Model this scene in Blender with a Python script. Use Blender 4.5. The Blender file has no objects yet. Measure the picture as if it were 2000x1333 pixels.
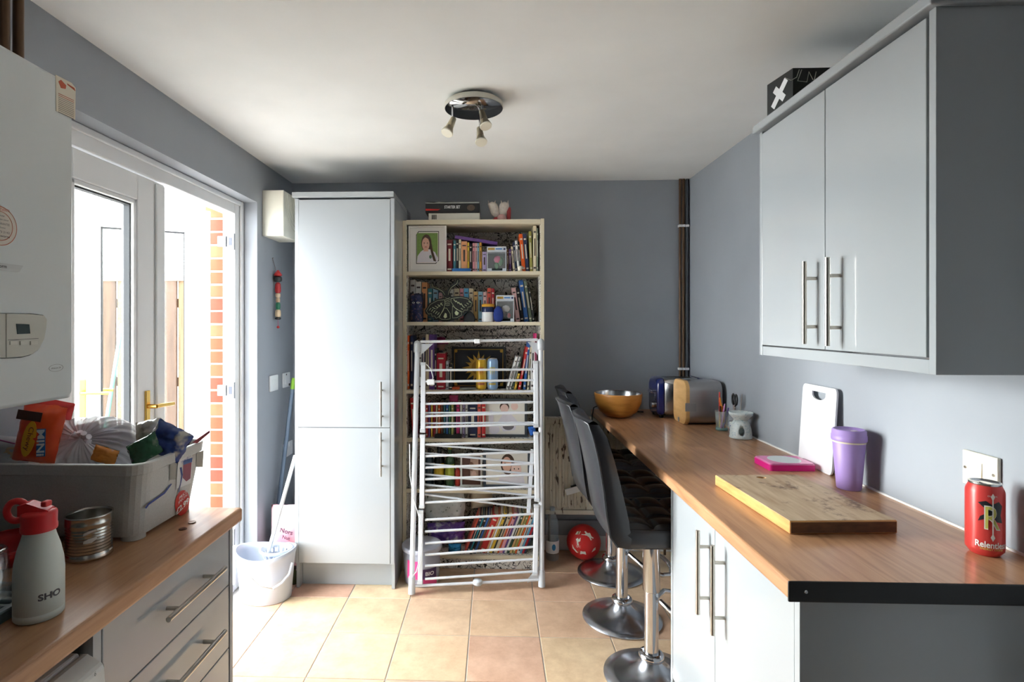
import bpy, bmesh, math, random
from mathutils import Vector, Matrix, noise
random.seed(7)
S = bpy.context.scene
COL = S.collection
PI = math.pi
# ---------------------------------------------------------------- camera (calibrated on the floor tiles and the walls)
F, YAW, CX, CY, H0 = 1060.5, -0.0349, 928.0, 633.8, 1.474
cam = bpy.data.cameras.new('camera'); camo = bpy.data.objects.new('camera', cam); COL.objects.link(camo)
cam.sensor_width = 36; cam.lens = F / 2000 * 36
cam.shift_x = (1000 - CX) / 2000; cam.shift_y = (CY - 666.5) / 2000
cam.clip_start = .02
camo.location = (0, 0, H0); camo.rotation_euler = (PI / 2, 0, -YAW)
S.camera = camo
# ---------------------------------------------------------------- sky, exposure
WORLD_STRENGTH = 5.0
wd = bpy.data.worlds.new('overcast_sky'); S.world = wd; wd.use_nodes = True
bgn = wd.node_tree.nodes['Background']
bgn.inputs[0].default_value = (.93, .965, 1, 1); bgn.inputs[1].default_value = WORLD_STRENGTH
S.view_settings.view_transform = 'Standard'; S.view_settings.look = 'None'
S.view_settings.gamma = 1; S.view_settings.use_curve_mapping = False
S.view_settings.exposure = 1.95
sun = bpy.data.lights.new('hazy_sun_offscreen', 'SUN'); sun.energy = 6.0; sun.angle = math.radians(38); sun.color = (1, .985, .96)
suno = bpy.data.objects.new('hazy_sun_offscreen', sun); COL.objects.link(suno); suno.location = (-4, 4, 3)
suno.rotation_euler = Vector((1, -.42, -.2)).to_track_quat('-Z', 'Y').to_euler()
# room dimensions (metres)
XL, XR, YB, YR, H, W = -1.341, 1.262, 3.57, -2.3, 2.413, .922
WT = .3                                 # thickness of the outer wall on the left
# ---------------------------------------------------------------- helpers
def ray(x, y):
    u = (x - CX) / F; v = -(y - CY) / F; c, s = math.cos(YAW), math.sin(YAW)
    return Vector((u * c + s, -u * s + c, v))
def at(x, y, X=None, Y=None, Z=None):   # photo pixel + the plane it lies on -> point in the room
    r = ray(x, y)
    t = X / r.x if X is not None else Y / r.y if Y is not None else (Z - H0) / r.z
    return Vector((0, 0, H0)) + r * t
def onplane(x, y, p, n):
    r = ray(x, y); o = Vector((0, 0, H0))
    return o + r * ((p - o).dot(n) / r.dot(n))
def lin(c):
    return tuple((v / 255 / 12.92 if v / 255 <= .04045 else ((v / 255 + .055) / 1.055) ** 2.4) for v in c)
MATS = {}
def mat(name, rgb, rough=.5, metal=0, var=.07, scale=9, bump=0, coat=0, trans=0, alpha=1, stretch=(1, 1, 1), spec=.5, emis=None):
    if name in MATS: return MATS[name]
    m = bpy.data.materials.new(name); m.use_nodes = True; MATS[name] = m
    nt = m.node_tree; N = nt.nodes; L = nt.links; b = N['Principled BSDF']
    c = lin(rgb)
    tc = N.new('ShaderNodeTexCoord'); mp = N.new('ShaderNodeMapping'); mp.inputs['Scale'].default_value = stretch
    no = N.new('ShaderNodeTexNoise'); no.inputs['Scale'].default_value = scale; no.inputs['Detail'].default_value = 5
    mx = N.new('ShaderNodeMix'); mx.data_type = 'RGBA'
    mx.inputs[6].default_value = tuple(max(0, v * (1 - var)) for v in c) + (1,)
    mx.inputs[7].default_value = tuple(min(1, v * (1 + var)) for v in c) + (1,)
    L.new(tc.outputs['Object'], mp.inputs['Vector']); L.new(mp.outputs[0], no.inputs['Vector'])
    L.new(no.outputs[0], mx.inputs[0]); L.new(mx.outputs[2], b.inputs['Base Color'])
    b.inputs['Roughness'].default_value = rough; b.inputs['Metallic'].default_value = metal
    b.inputs['Coat Weight'].default_value = coat; b.inputs['Coat Roughness'].default_value = .05
    b.inputs['Transmission Weight'].default_value = trans; b.inputs['Alpha'].default_value = alpha
    b.inputs['Specular IOR Level'].default_value = spec
    if bump:
        bp = N.new('ShaderNodeBump'); bp.inputs['Strength'].default_value = bump; bp.inputs['Distance'].default_value = .004
        L.new(no.outputs[0], bp.inputs['Height']); L.new(bp.outputs[0], b.inputs['Normal'])
    if emis:
        b.inputs['Emission Color'].default_value = (*lin(emis[0]), 1); b.inputs['Emission Strength'].default_value = emis[1]
    return m
def ramp_mat(name, stops, rough, scale, stretch=(1, 1, 1), detail=6, dist=0, bump=0, coat=0, metal=0, coord='Object'):
    if name in MATS: return MATS[name]
    m = bpy.data.materials.new(name); m.use_nodes = True; MATS[name] = m
    N = m.node_tree.nodes; L = m.node_tree.links; b = N['Principled BSDF']
    tc = N.new('ShaderNodeTexCoord'); mp = N.new('ShaderNodeMapping'); mp.inputs['Scale'].default_value = stretch
    no = N.new('ShaderNodeTexNoise'); no.inputs['Scale'].default_value = scale; no.inputs['Detail'].default_value = detail
    no.inputs['Distortion'].default_value = dist
    rp = N.new('ShaderNodeValToRGB'); e = rp.color_ramp.elements
    while len(e) < len(stops): e.new(.5)
    for k, (p, c) in enumerate(stops): e[k].position = p; e[k].color = (*lin(c), 1)
    L.new(tc.outputs[coord], mp.inputs['Vector']); L.new(mp.outputs[0], no.inputs['Vector'])
    L.new(no.outputs[0], rp.inputs[0]); L.new(rp.outputs[0], b.inputs['Base Color'])
    b.inputs['Roughness'].default_value = rough; b.inputs['Coat Weight'].default_value = coat; b.inputs['Metallic'].default_value = metal
    if bump:
        bp = N.new('ShaderNodeBump'); bp.inputs['Strength'].default_value = bump; bp.inputs['Distance'].default_value = .003
        L.new(no.outputs[0], bp.inputs['Height']); L.new(bp.outputs[0], b.inputs['Normal'])
    return m
def clear_mat(name, rgb, clear=.85, rough=.05):      # thin clear sheet: see-through plus gloss
    if name in MATS: return MATS[name]
    m = bpy.data.materials.new(name); m.use_nodes = True; MATS[name] = m
    N = m.node_tree.nodes; L = m.node_tree.links; b = N['Principled BSDF']; out = N['Material Output']
    no = N.new('ShaderNodeTexNoise'); no.inputs['Scale'].default_value = 14
    mr = N.new('ShaderNodeMapRange'); mr.inputs[3].default_value = max(0, clear - .06); mr.inputs[4].default_value = min(1, clear + .06)
    b.inputs['Base Color'].default_value = (*lin(rgb), 1); b.inputs['Roughness'].default_value = rough
    t = N.new('ShaderNodeBsdfTransparent'); mx = N.new('ShaderNodeMixShader')
    L.new(no.outputs[0], mr.inputs[0]); L.new(mr.outputs[0], mx.inputs[0]); L.new(b.outputs[0], mx.inputs[1]); L.new(t.outputs[0], mx.inputs[2])
    L.new(mx.outputs[0], out.inputs[0])
    return m
def pane_mat(name, tint=(1, 1, 1), refl=.06):      # window glass: clear with a Fresnel reflection
    m = bpy.data.materials.new(name); m.use_nodes = True; MATS[name] = m
    N = m.node_tree.nodes; L = m.node_tree.links; out = N['Material Output']; N.remove(N['Principled BSDF'])
    t = N.new('ShaderNodeBsdfTransparent'); t.inputs[0].default_value = (*tint, 1); g = N.new('ShaderNodeBsdfGlossy'); g.inputs['Roughness'].default_value = .01
    no = N.new('ShaderNodeTexNoise'); no.inputs['Scale'].default_value = 6; mr = N.new('ShaderNodeMapRange'); mr.inputs[3].default_value = refl * .8; mr.inputs[4].default_value = refl * 1.2
    mx = N.new('ShaderNodeMixShader'); L.new(no.outputs[0], mr.inputs[0]); L.new(mr.outputs[0], mx.inputs[0]); L.new(t.outputs[0], mx.inputs[1]); L.new(g.outputs[0], mx.inputs[2]); L.new(mx.outputs[0], out.inputs[0])
    return m
def origin_of(o):
    v = Vector((0, 0, 0))
    while o is not None: v += o.location; o = o.parent
    return v
class MB:
    def __init__(s): s.v = []; s.f = []; s.m = []; s.sm = []
    def add(s, vs, fs, m=0, smooth=False):
        k = len(s.v); s.v += [Vector(p) for p in vs]
        for f in fs: s.f.append([i + k for i in f]); s.m.append(m); s.sm.append(smooth)
        return s
    def box(s, a, b, m=0, T=None):
        x0, y0, z0 = (min(a[i], b[i]) for i in range(3)); x1, y1, z1 = (max(a[i], b[i]) for i in range(3))
        vs = [Vector(p) for p in ((x0, y0, z0), (x1, y0, z0), (x1, y1, z0), (x0, y1, z0), (x0, y0, z1), (x1, y0, z1), (x1, y1, z1), (x0, y1, z1))]
        if T: vs = [T @ p for p in vs]
        return s.add(vs, [(0, 3, 2, 1), (4, 5, 6, 7), (0, 1, 5, 4), (1, 2, 6, 5), (2, 3, 7, 6), (3, 0, 4, 7)], m)
    def loft(s, rings, m=0, caps=(True, True), smooth=True, closed=True):
        n = len(rings[0]); vs = [p for r in rings for p in r]; fs = []
        for k in range(len(rings) - 1):
            for i in range(n if closed else n - 1):
                j = (i + 1) % n; fs.append((k * n + i, k * n + j, (k + 1) * n + j, (k + 1) * n + i))
        s.add(vs, fs, m, smooth)
        if caps[0]: s.add(rings[0], [tuple(range(n))[::-1]], m)
        if caps[1]: s.add(rings[-1], [tuple(range(n))], m)
        return s
    def cyl(s, p0, p1, r0, r1=None, n=14, m=0, smooth=True):
        p0 = Vector(p0); p1 = Vector(p1); r1 = r0 if r1 is None else r1
        d = (p1 - p0).normalized(); a = d.orthogonal().normalized(); b = d.cross(a)
        R = [[p + (a * math.cos(2 * PI * i / n) + b * math.sin(2 * PI * i / n)) * r for i in range(n)] for p, r in ((p0, r0), (p1, r1))]
        return s.loft(R, m, smooth=smooth)
    def tube(s, pts, r, n=8, m=0):
        pts = [Vector(p) for p in pts]; R = []; a = None
        for k, p in enumerate(pts):
            d = (pts[min(k + 1, len(pts) - 1)] - pts[max(k - 1, 0)]).normalized()
            a = d.orthogonal().normalized() if a is None else (a - d * a.dot(d)).normalized()
            b = d.cross(a)
            R.append([p + (a * math.cos(2 * PI * i / n) + b * math.sin(2 * PI * i / n)) * r for i in range(n)])
        return s.loft(R, m)
    def lathe(s, c, prof, n=28, m=0, sx=1, sy=1, caps=(True, True), fn=None):
        R = []
        for r, z in prof:
            R.append([Vector((c[0] + r * sx * math.cos(2 * PI * i / n), c[1] + r * sy * math.sin(2 * PI * i / n), c[2] + z)) for i in range(n)])
        if fn: R = [[fn(p) for p in r] for r in R]
        return s.loft(R, m, caps)
    def prism(s, poly, O, R, U, t, m=0):           # polygon in the plane (R,U) at O, thickness t along R x U (towards the viewer)
        O, R, U = Vector(O), Vector(R), Vector(U); Nn = R.cross(U).normalized(); n = len(poly)
        a = [O + R * x + U * y for x, y in poly]; b = [p + Nn * t for p in a]
        s.add(a, [tuple(range(n))[::-1]], m); s.add(b, [tuple(range(n))], m)
        s.add(a + b, [(i, (i + 1) % n, n + (i + 1) % n, n + i) for i in range(n)], m)
        return s
    def grid(s, fn, nu, nv, m=0, smooth=True):
        vs = [Vector(fn(i / nu, j / nv)) for j in range(nv + 1) for i in range(nu + 1)]
        fs = [(j * (nu + 1) + i, j * (nu + 1) + i + 1, (j + 1) * (nu + 1) + i + 1, (j + 1) * (nu + 1) + i) for j in range(nv) for i in range(nu)]
        return s.add(vs, fs, m, smooth)
    def build(s, name, mats, parent=None, bev=0, world=True, origin=None, seg=2, weld=False, sub=0):
        vs = s.v
        if origin is None:
            if parent is None:
                lo = [min(p[i] for p in vs) for i in range(3)]; hi = [max(p[i] for p in vs) for i in range(3)]
                origin = Vector(((lo[0] + hi[0]) / 2, (lo[1] + hi[1]) / 2, lo[2]))
            else: origin = origin_of(parent) if world else Vector((0, 0, 0))
        me = bpy.data.meshes.new(name); me.from_pydata([p - origin for p in vs], [], s.f)
        for mm in (mats if isinstance(mats, (list, tuple)) else [mats]): me.materials.append(mm)
        me.polygons.foreach_set('material_index', s.m); me.polygons.foreach_set('use_smooth', s.sm)
        bm = bmesh.new(); bm.from_mesh(me)
        if weld: bmesh.ops.remove_doubles(bm, verts=bm.verts, dist=1e-5)
        bmesh.ops.recalc_face_normals(bm, faces=bm.faces); bm.to_mesh(me); bm.free()
        o = bpy.data.objects.new(name, me); COL.objects.link(o); o.parent = parent
        if parent is None: o.location = origin
        if bev:
            b = o.modifiers.new('bevel', 'BEVEL'); b.width = bev; b.segments = seg; b.limit_method = 'ANGLE'; b.angle_limit = .7
            b.harden_normals = False
        if sub: md = o.modifiers.new('sub', 'SUBSURF'); md.levels = md.render_levels = sub
        return o
def cut(o, cutter):                                   # cut a real opening or recess into a closed mesh
    c = cutter.build('cutter', o.data.materials[0], origin=Vector((0, 0, 0)), weld=True)
    keep = [(m, m.show_viewport) for m in o.modifiers]
    for m, _ in keep: m.show_viewport = False
    b = o.modifiers.new('cut', 'BOOLEAN'); b.operation = 'DIFFERENCE'; b.object = c; b.solver = 'EXACT'; b.use_self = True
    bpy.context.view_layer.update(); dg = bpy.context.evaluated_depsgraph_get()
    me = bpy.data.meshes.new_from_object(o.evaluated_get(dg)); me.name = o.data.name; o.modifiers.remove(b); o.data = me
    for m, v in keep: m.show_viewport = v
    bpy.data.objects.remove(c)
def tag(o, label, cat, group=None, kind=None):
    if label: o['label'] = label
    if cat: o['category'] = cat
    if group: o['group'] = group
    if kind: o['kind'] = kind
    return o
def thing(name, label, cat, loc=(0, 0, 0), group=None):
    o = bpy.data.objects.new(name, None); COL.objects.link(o); o.location = loc; o.empty_display_size = .05
    return tag(o, label, cat, group)
def struct(o): o['kind'] = 'structure'; return o
def copy_tree(o, parent=None):
    c = o.copy(); COL.objects.link(c); c.parent = parent
    for ch in o.children: copy_tree(ch, c)
    return c
def rrect(x0, x1, y0, y1, r, z, n=5):              # rounded rectangle ring at height z
    pts = []
    for cx, cy, a0 in ((x1 - r, y1 - r, 0), (x0 + r, y1 - r, 90), (x0 + r, y0 + r, 180), (x1 - r, y0 + r, 270)):
        for k in range(n + 1):
            a = math.radians(a0 + 90 * k / n); pts.append(Vector((cx + r * math.cos(a), cy + r * math.sin(a), z)))
    return pts
def ell(cx, cy, rx, ry, n=22): return [(cx + rx * math.cos(2 * PI * i / n), cy + ry * math.sin(2 * PI * i / n)) for i in range(n)]
def rect(x0, x1, y0, y1): return [(x0, y0), (x1, y0), (x1, y1), (x0, y1)]
def text(name, s, m, parent, O, R, U, width=None, height=None, wrap=None, thick=.0006, shear=0, off=.0006, bold=0):
    """flat lettering centred on O in the plane (R, U); wrap=(cx, cy, radius, angle) lays it round an upright cylinder at height O.z"""
    cu = bpy.data.curves.new(name, 'FONT'); cu.body = s; cu.align_x = 'CENTER'; cu.align_y = 'CENTER'; cu.size = 1; cu.shear = shear; cu.offset = bold
    cu.resolution_u = 3
    t = bpy.data.objects.new(name, cu); COL.objects.link(t)
    dg = bpy.context.evaluated_depsgraph_get(); dg.update()
    me = bpy.data.meshes.new_from_object(t.evaluated_get(dg)); bpy.data.objects.remove(t); bpy.data.curves.remove(cu)
    if not me.vertices: return None
    xs = [v.co.x for v in me.vertices]; ys = [v.co.y for v in me.vertices]
    cx, cy = (min(xs) + max(xs)) / 2, (min(ys) + max(ys)) / 2
    k = width / (max(xs) - min(xs)) if width else height / (max(ys) - min(ys))
    ky = height / (max(ys) - min(ys)) if height else k
    O = Vector(O); R = Vector(R).normalized(); U = Vector(U).normalized(); Nn = R.cross(U); org = origin_of(parent)
    for v in me.vertices:
        x = (v.co.x - cx) * k; y = (v.co.y - cy) * ky
        if wrap:
            a = wrap[3] + x / wrap[2]; rr = wrap[2] + off
            p = Vector((wrap[0] + rr * math.cos(a), wrap[1] + rr * math.sin(a), O.z + y))
        else: p = O + R * x + U * y + Nn * off
        v.co = p - org
    me.materials.clear(); me.materials.append(m)
    o = bpy.data.objects.new(name, me); COL.objects.link(o); o.parent = parent
    return o
def wrap_poly(mb, poly, wrap, z0, m=0, off=.0006):    # flat print polygon laid round a cylinder
    bm = bmesh.new(); bm.faces.new([bm.verts.new((x, y, 0)) for x, y in poly]); bmesh.ops.triangulate(bm, faces=bm.faces)
    for _ in range(3): bmesh.ops.subdivide_edges(bm, edges=[e for e in bm.edges if e.calc_length() > wrap[2] * .16], cuts=1); bmesh.ops.triangulate(bm, faces=bm.faces)
    bm.verts.index_update(); c = []
    for v in bm.verts:
        a = wrap[3] + v.co.x / wrap[2]; c.append(Vector((wrap[0] + (wrap[2] + off) * math.cos(a), wrap[1] + (wrap[2] + off) * math.sin(a), z0 + v.co.y)))
    mb.add(c, [tuple(v.index for v in f.verts) for f in bm.faces], m); bm.free()
def wrap_rect(mb, x0, x1, y0, y1, wrap, z0, m=0, off=.0006, n=12):
    vs = []
    for y in (y0, y1):
        for i in range(n + 1):
            a = wrap[3] + (x0 + (x1 - x0) * i / n) / wrap[2]; r = wrap[2] + off
            vs.append(Vector((wrap[0] + r * math.cos(a), wrap[1] + r * math.sin(a), z0 + y)))
    mb.add(vs, [(i, i + 1, n + 2 + i, n + 1 + i) for i in range(n)], m, True)
def pillow(mb, O, R, U, w, h, t, seed=0, m=0, wr=.25, nu=16, nv=16, mfn=None, crimp=True):
    """crumpled foil or film packet: a pillow between two crimped ends"""
    O, R, U = Vector(O), Vector(R).normalized(), Vector(U).normalized(); Nn = R.cross(U)
    for sd in (1, -1):
        def fn(u, v):
            x = (u - .5) * 2; y = (v - .5) * 2
            th = max(0, (1 - abs(x) ** 3) * (1 - abs(y) ** 4)) ** .7
            q = Vector((x * 2.3, y * 2.3, seed * 3.7 + sd * .3))
            d = abs(noise.noise(q)) * 1.3 + noise.noise(q * 2.6) * .6
            e = 1 - .12 * abs(y) ** 2 * (0 if crimp else 1)
            return O + R * (x * w / 2 * e + noise.noise(q * 1.3) * .05 * w * wr * 2) + U * (y * h / 2 + noise.noise(q * 1.1 + Vector((5, 5, 5))) * .05 * h * wr * 2) + Nn * (sd * t / 2 * th * (1 + d * wr))
        mb.grid(fn, nu, nv, m)
    return mb
# ---------------------------------------------------------------- materials
WALL = ramp_mat('wall_paint', [(.3, (152, 158, 165)), (.7, (158, 164, 171))], .62, 3, bump=.03)
CEIL = ramp_mat('ceiling_paint', [(.3, (234, 236, 235)), (.7, (241, 243, 242))], .8, 3, bump=.05)
WHITE = mat('white_upvc', (236, 238, 240), .28, var=.02)
GREY = mat('gloss_grey_panel', (172, 178, 182), .12, var=.02, scale=2, coat=.6)
GREYE = mat('grey_panel_edge', (172, 178, 182), .35, var=.03)
STEEL = mat('brushed_steel', (200, 194, 184), .28, 1, var=.08, scale=30, stretch=(1, 1, .05))
CHROME = mat('chrome', (215, 217, 222), .09, 1, var=.04, scale=12)
GOLD = mat('gold_metal', (205, 165, 85), .25, 1, var=.05)
BLACK = mat('black_plastic', (24, 25, 27), .4, var=.2)
CREAM = mat('cream_plastic', (236, 232, 214), .4, var=.03)
WHP = mat('white_plastic', (238, 240, 242), .35, var=.02)
PAPER = mat('paper', (232, 224, 204), .8, var=.08, scale=60)
INK = mat('black_ink', (28, 28, 30), .6, var=.1)
WOODTOP = ramp_mat('oak_worktop', [(.25, (148, 104, 72)), (.45, (182, 136, 99)), (.6, (194, 148, 110)), (.8, (168, 122, 86))], .33, 5, stretch=(9, .7, 9), detail=9, dist=.6, bump=.02, coat=.15)
PIPE = mat('brown_copper_pipe', (92, 70, 52), .4, .6, var=.25, scale=20)
GLASS = pane_mat('window_glass', (.93, .955, .95), .018)
GROUT = mat('grout', (178, 175, 170), .85, var=.1, scale=40, bump=.2)
def tile_mat():
    m = bpy.data.materials.new('terracotta_tile'); m.use_nodes = True; N = m.node_tree.nodes; L = m.node_tree.links; b = N['Principled BSDF']
    oi = N.new('ShaderNodeObjectInfo'); rp = N.new('ShaderNodeValToRGB'); e = rp.color_ramp.elements
    st = [(0, (220, 182, 156)), (.3, (226, 194, 162)), (.55, (228, 204, 168)), (.8, (216, 176, 154)), (1, (230, 208, 172))]
    while len(e) < len(st): e.new(.5)
    for k, (p, c) in enumerate(st): e[k].position = p; e[k].color = (*lin(c), 1)
    tc = N.new('ShaderNodeTexCoord'); va = N.new('ShaderNodeVectorMath'); va.operation = 'ADD'
    sc = N.new('ShaderNodeVectorMath'); sc.operation = 'SCALE'; sc.inputs[3].default_value = 17
    cb = N.new('ShaderNodeCombineXYZ')
    L.new(oi.outputs['Random'], cb.inputs[0]); L.new(oi.outputs['Random'], cb.inputs[1]); L.new(cb.outputs[0], sc.inputs[0])
    L.new(tc.outputs['Object'], va.inputs[0]); L.new(sc.outputs[0], va.inputs[1])
    n1 = N.new('ShaderNodeTexNoise'); n1.inputs['Scale'].default_value = 9; n1.inputs['Detail'].default_value = 9; n1.inputs['Roughness'].default_value = .7
    L.new(va.outputs[0], n1.inputs['Vector'])
    r2 = N.new('ShaderNodeValToRGB'); r2.color_ramp.elements[0].position = .3; r2.color_ramp.elements[0].color = (.72, .62, .55, 1)
    r2.color_ramp.elements[1].position = .65; r2.color_ramp.elements[1].color = (1.06, 1.06, 1.03, 1)
    mx = N.new('ShaderNodeMix'); mx.data_type = 'RGBA'; mx.blend_type = 'MULTIPLY'; mx.inputs[0].default_value = .8
    L.new(oi.outputs['Random'], rp.inputs[0]); L.new(n1.outputs[0], r2.inputs[0]); L.new(rp.outputs[0], mx.inputs[6]); L.new(r2.outputs[0], mx.inputs[7])
    L.new(mx.outputs[2], b.inputs['Base Color']); b.inputs['Roughness'].default_value = .38
    bp = N.new('ShaderNodeBump'); bp.inputs['Strength'].default_value = .1; bp.inputs['Distance'].default_value = .002
    L.new(n1.outputs[0], bp.inputs['Height']); L.new(bp.outputs[0], b.inputs['Normal'])
    return m
TILE = tile_mat()
# ---------------------------------------------------------------- the shell
XO = XL - WT
floor = struct(MB().box((XO, YR, -.1), (XR, YB, -.0025)).build('floor', GROUT, origin=Vector((0, 0, 0))))
TS, TOX, TOY, G = .333, -1.1168, 2.9011, .0045
tile_cache = {}
xs = [XL] + [TOX + i * TS for i in range(-2, 9) if XL + .01 < TOX + i * TS < XR - .01] + [XR]
ys = [YR] + [TOY + i * TS for i in range(-20, 6) if YR + .01 < TOY + i * TS < YB - .01] + [YB]
for i in range(len(xs) - 1):
    for j in range(len(ys) - 1):
        w, d = xs[i + 1] - xs[i] - G, ys[j + 1] - ys[j] - G
        if w < .01 or d < .01: continue
        key = (round(w, 3), round(d, 3)); cx, cy = (xs[i] + xs[i + 1]) / 2, (ys[j] + ys[j + 1]) / 2
        if key not in tile_cache:
            b = .002; t = MB(); a = [(-w / 2, -d / 2), (w / 2, -d / 2), (w / 2, d / 2), (-w / 2, d / 2)]
            t.loft([[Vector((x, y, -.006)) for x, y in a], [Vector((x, y, -b)) for x, y in a],
                    [Vector((x - math.copysign(b, x), y - math.copysign(b, y), 0)) for x, y in a]], smooth=False)
            o = t.build('tile', TILE, floor, world=False); tile_cache[key] = o.data
        else:
            o = bpy.data.objects.new('tile', tile_cache[key]); COL.objects.link(o); o.parent = floor
        o.location = (cx, cy, 0)
def ceil_fn(u, v): return (XO + u * (XR + .3 - XO), YR - .3 + v * (YB + .3 - YR + .3), H + .003 * noise.noise(Vector((u * 3, v * 5, 1))))
struct(MB().grid(ceil_fn, 20, 40).box((XO, YR - .3, H + .02), (XR + .3, YB + .3, H + .1)).build('ceiling', CEIL, origin=Vector((0, 0, H))))
struct(MB().box((XO - .0, YB, -.1), (XR + .3, YB + .25, H + .02)).build('wall_back', WALL, origin=Vector((0, YB, 0))))
struct(MB().box((XR, YR, -.1), (XR + .3, YB, H + .02)).build('wall_right', WALL, origin=Vector((XR, 0, 0))))
DY0, DY1, DZ = 1.61, 3.03, 2.165
XI = -1.53                                           # inner leaf of the left wall; brick skin beyond
wl = MB()
for y0, y1, z0, z1 in ((DY1, YB, 0, H + .02), (DY0, DY1, DZ, H + .02), (YR, DY0, 0, H + .02)):
    wl.box((XI, y0, z0 - (.1 if z0 == 0 else 0)), (XL, y1, z1))
wall_left = struct(wl.build('wall_left', WALL, origin=Vector((XL, 0, 0))))
MORTAR = mat('mortar', (214, 196, 176), .9, var=.1, scale=40)
sk = MB()
for y0, y1, z0, z1 in ((DY1 + .004, YB + 1, -.05, H), (DY0, DY1, DZ + .004, H), (YR, DY0 - .004, -.05, H)):
    sk.box((XO, y0, z0), (XI, y1, z1))
sk.build('mortar_skin', MORTAR, wall_left)
bricks = [mat('brick_%d' % k, c, .85, var=.15, scale=30, bump=.3) for k, c in enumerate([(146, 74, 48), (154, 84, 56), (136, 64, 46), (160, 92, 62)])]
brick_me = {}
for k in range(29):
    z = -.02 + k * .075; bm_ = bricks[(k * 7 + k // 3) % 4]
    if bm_.name not in brick_me:
        o = MB().box((-.0535, -.05, 0), (.0535, .05, .064)).build('brick', bm_, wall_left, world=False, bev=.003); brick_me[bm_.name] = o
    else:
        o = brick_me[bm_.name].copy(); COL.objects.link(o)
    o.location = Vector((XO + .0535, DY1 + .048, z)) - wall_left.location
wr = MB()
for x0, x1, z0, z1 in ((XO, XR + .3, -.1, H + .02),):
    wr.box((x0, YR - .3, z0), (x1, YR, z1))
struct(wr.build('wall_rear', WALL, origin=Vector((0, YR, 0))))
SKIRT = mat('skirting_paint', (226, 226, 224), .5, var=.08, scale=12)
bb = MB().box((.31, YB - .018, .001), (XR, YB, .1)).build('baseboard_back', SKIRT, bev=.004); struct(bb)
MB().box((.31, YB - .026, .102), (XR, YB - .0005, .20)).build('painted_ledge', WALL, bb, bev=.006)
# ---------------------------------------------------------------- French doors on the left
XF0, XF1 = -1.50, -1.43
fr = MB()
fr.box((XF0, DY0, .0), (XF1, DY0 + .08, DZ)); fr.box((XF0, DY1 - .08, .0), (XF1, DY1, DZ)); fr.box((XF0, DY0 + .08, DZ - .08), (XF1, DY1 - .08, DZ)); fr.box((XF0, DY0 + .08, 0), (XF1, DY1 - .08, .045))
fr.box((XF1, DY1 - .03, .045), (XF1 + .014, DY1, DZ - .001)); fr.box((XF1, DY0 + .01, DZ - .028), (XF1 + .012, DY1 - .03, DZ - .001))
trim1 = struct(fr.build('trim_1', WHITE, bev=.005))
def leaf(name, M, w, z0, z1, handle_end, lever):
    """upvc leaf: x along the leaf from the hinge, y thickness (+y = room side), z up"""
    r = struct(bpy.data.objects.new(name, None)); COL.objects.link(r); r.matrix_world = M
    st, tk = .105, .03
    f = MB(); f.box((0, -tk, z0), (st, tk, z1)); f.box((w - st, -tk, z0), (w, tk, z1)); f.box((st, -tk, z1 - st), (w - st, tk, z1)); f.box((st, -tk, z0), (w - st, tk, z0 + .17))
    f.build('leaf_frame', WHITE, r, world=False, bev=.005)
    b = MB(); a0, a1, b0, b1 = st, w - st, z0 + .17, z1 - st
    for y in (.012, -.026):
        for q in (((a0, y, b0), (a0 + .018, y + .014, b1)), ((a1 - .018, y, b0), (a1, y + .014, b1)), ((a0, y, b1 - .018), (a1, y + .014, b1)), ((a0, y, b0), (a1, y + .014, b0 + .018))): b.box(*q)
    b.build('glazing_bead', WHITE, r, world=False, bev=.004)
    g = MB().box((a0 - .002, -.011, b0 - .002), (a1 + .002, .011, b1 + .002)).build('pane', GLASS, r, world=False)
    s = MB()
    for q in (((a0 + .018, -.0125, b0 + .018), (a0 + .024, .0125, b1 - .018)), ((a1 - .024, -.0125, b0 + .018), (a1 - .018, .0125, b1 - .018)), ((a0 + .018, -.0125, b1 - .024), (a1 - .018, .0125, b1 - .018))): s.box(*q)
    s.build('gasket', mat('rubber_gasket', (52, 54, 58), .7), r, world=False)
    hx = w - .05 if handle_end else .05; sg = lever
    for sy in (1, -1):
        h = MB().box((hx - .014, sy * tk, 1.0), (hx + .014, sy * (tk + .008), 1.2)).build('handle_plate', GOLD, r, world=False, bev=.003)
        l = MB(); l.cyl((hx, sy * (tk + .008), 1.135), (hx, sy * (tk + .045), 1.135), .009); l.tube([(hx, sy * (tk + .042), 1.135), (hx + sg * .03, sy * (tk + .046), 1.135), (hx + sg * .115, sy * (tk + .044), 1.13)], .0085)
        l.build('lever', GOLD, h, world=False)
    return r
# closed leaf, hinged at the near jamb
leaf('door_1', Matrix(((0, 1, 0, -1.465), (1, 0, 0, DY0 + .084), (0, 0, 1, 0), (0, 0, 0, 1))), .55, .05, 2.08, True, 1)
ms = MB().box((-1.497, DY0 + .636, .05), (-1.437, DY0 + .71, 2.08)).box((-1.437, DY0 + .640, .06), (-1.427, DY0 + .70, 2.07)).build('trim_2', WHITE, bev=.006); struct(ms)
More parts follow.
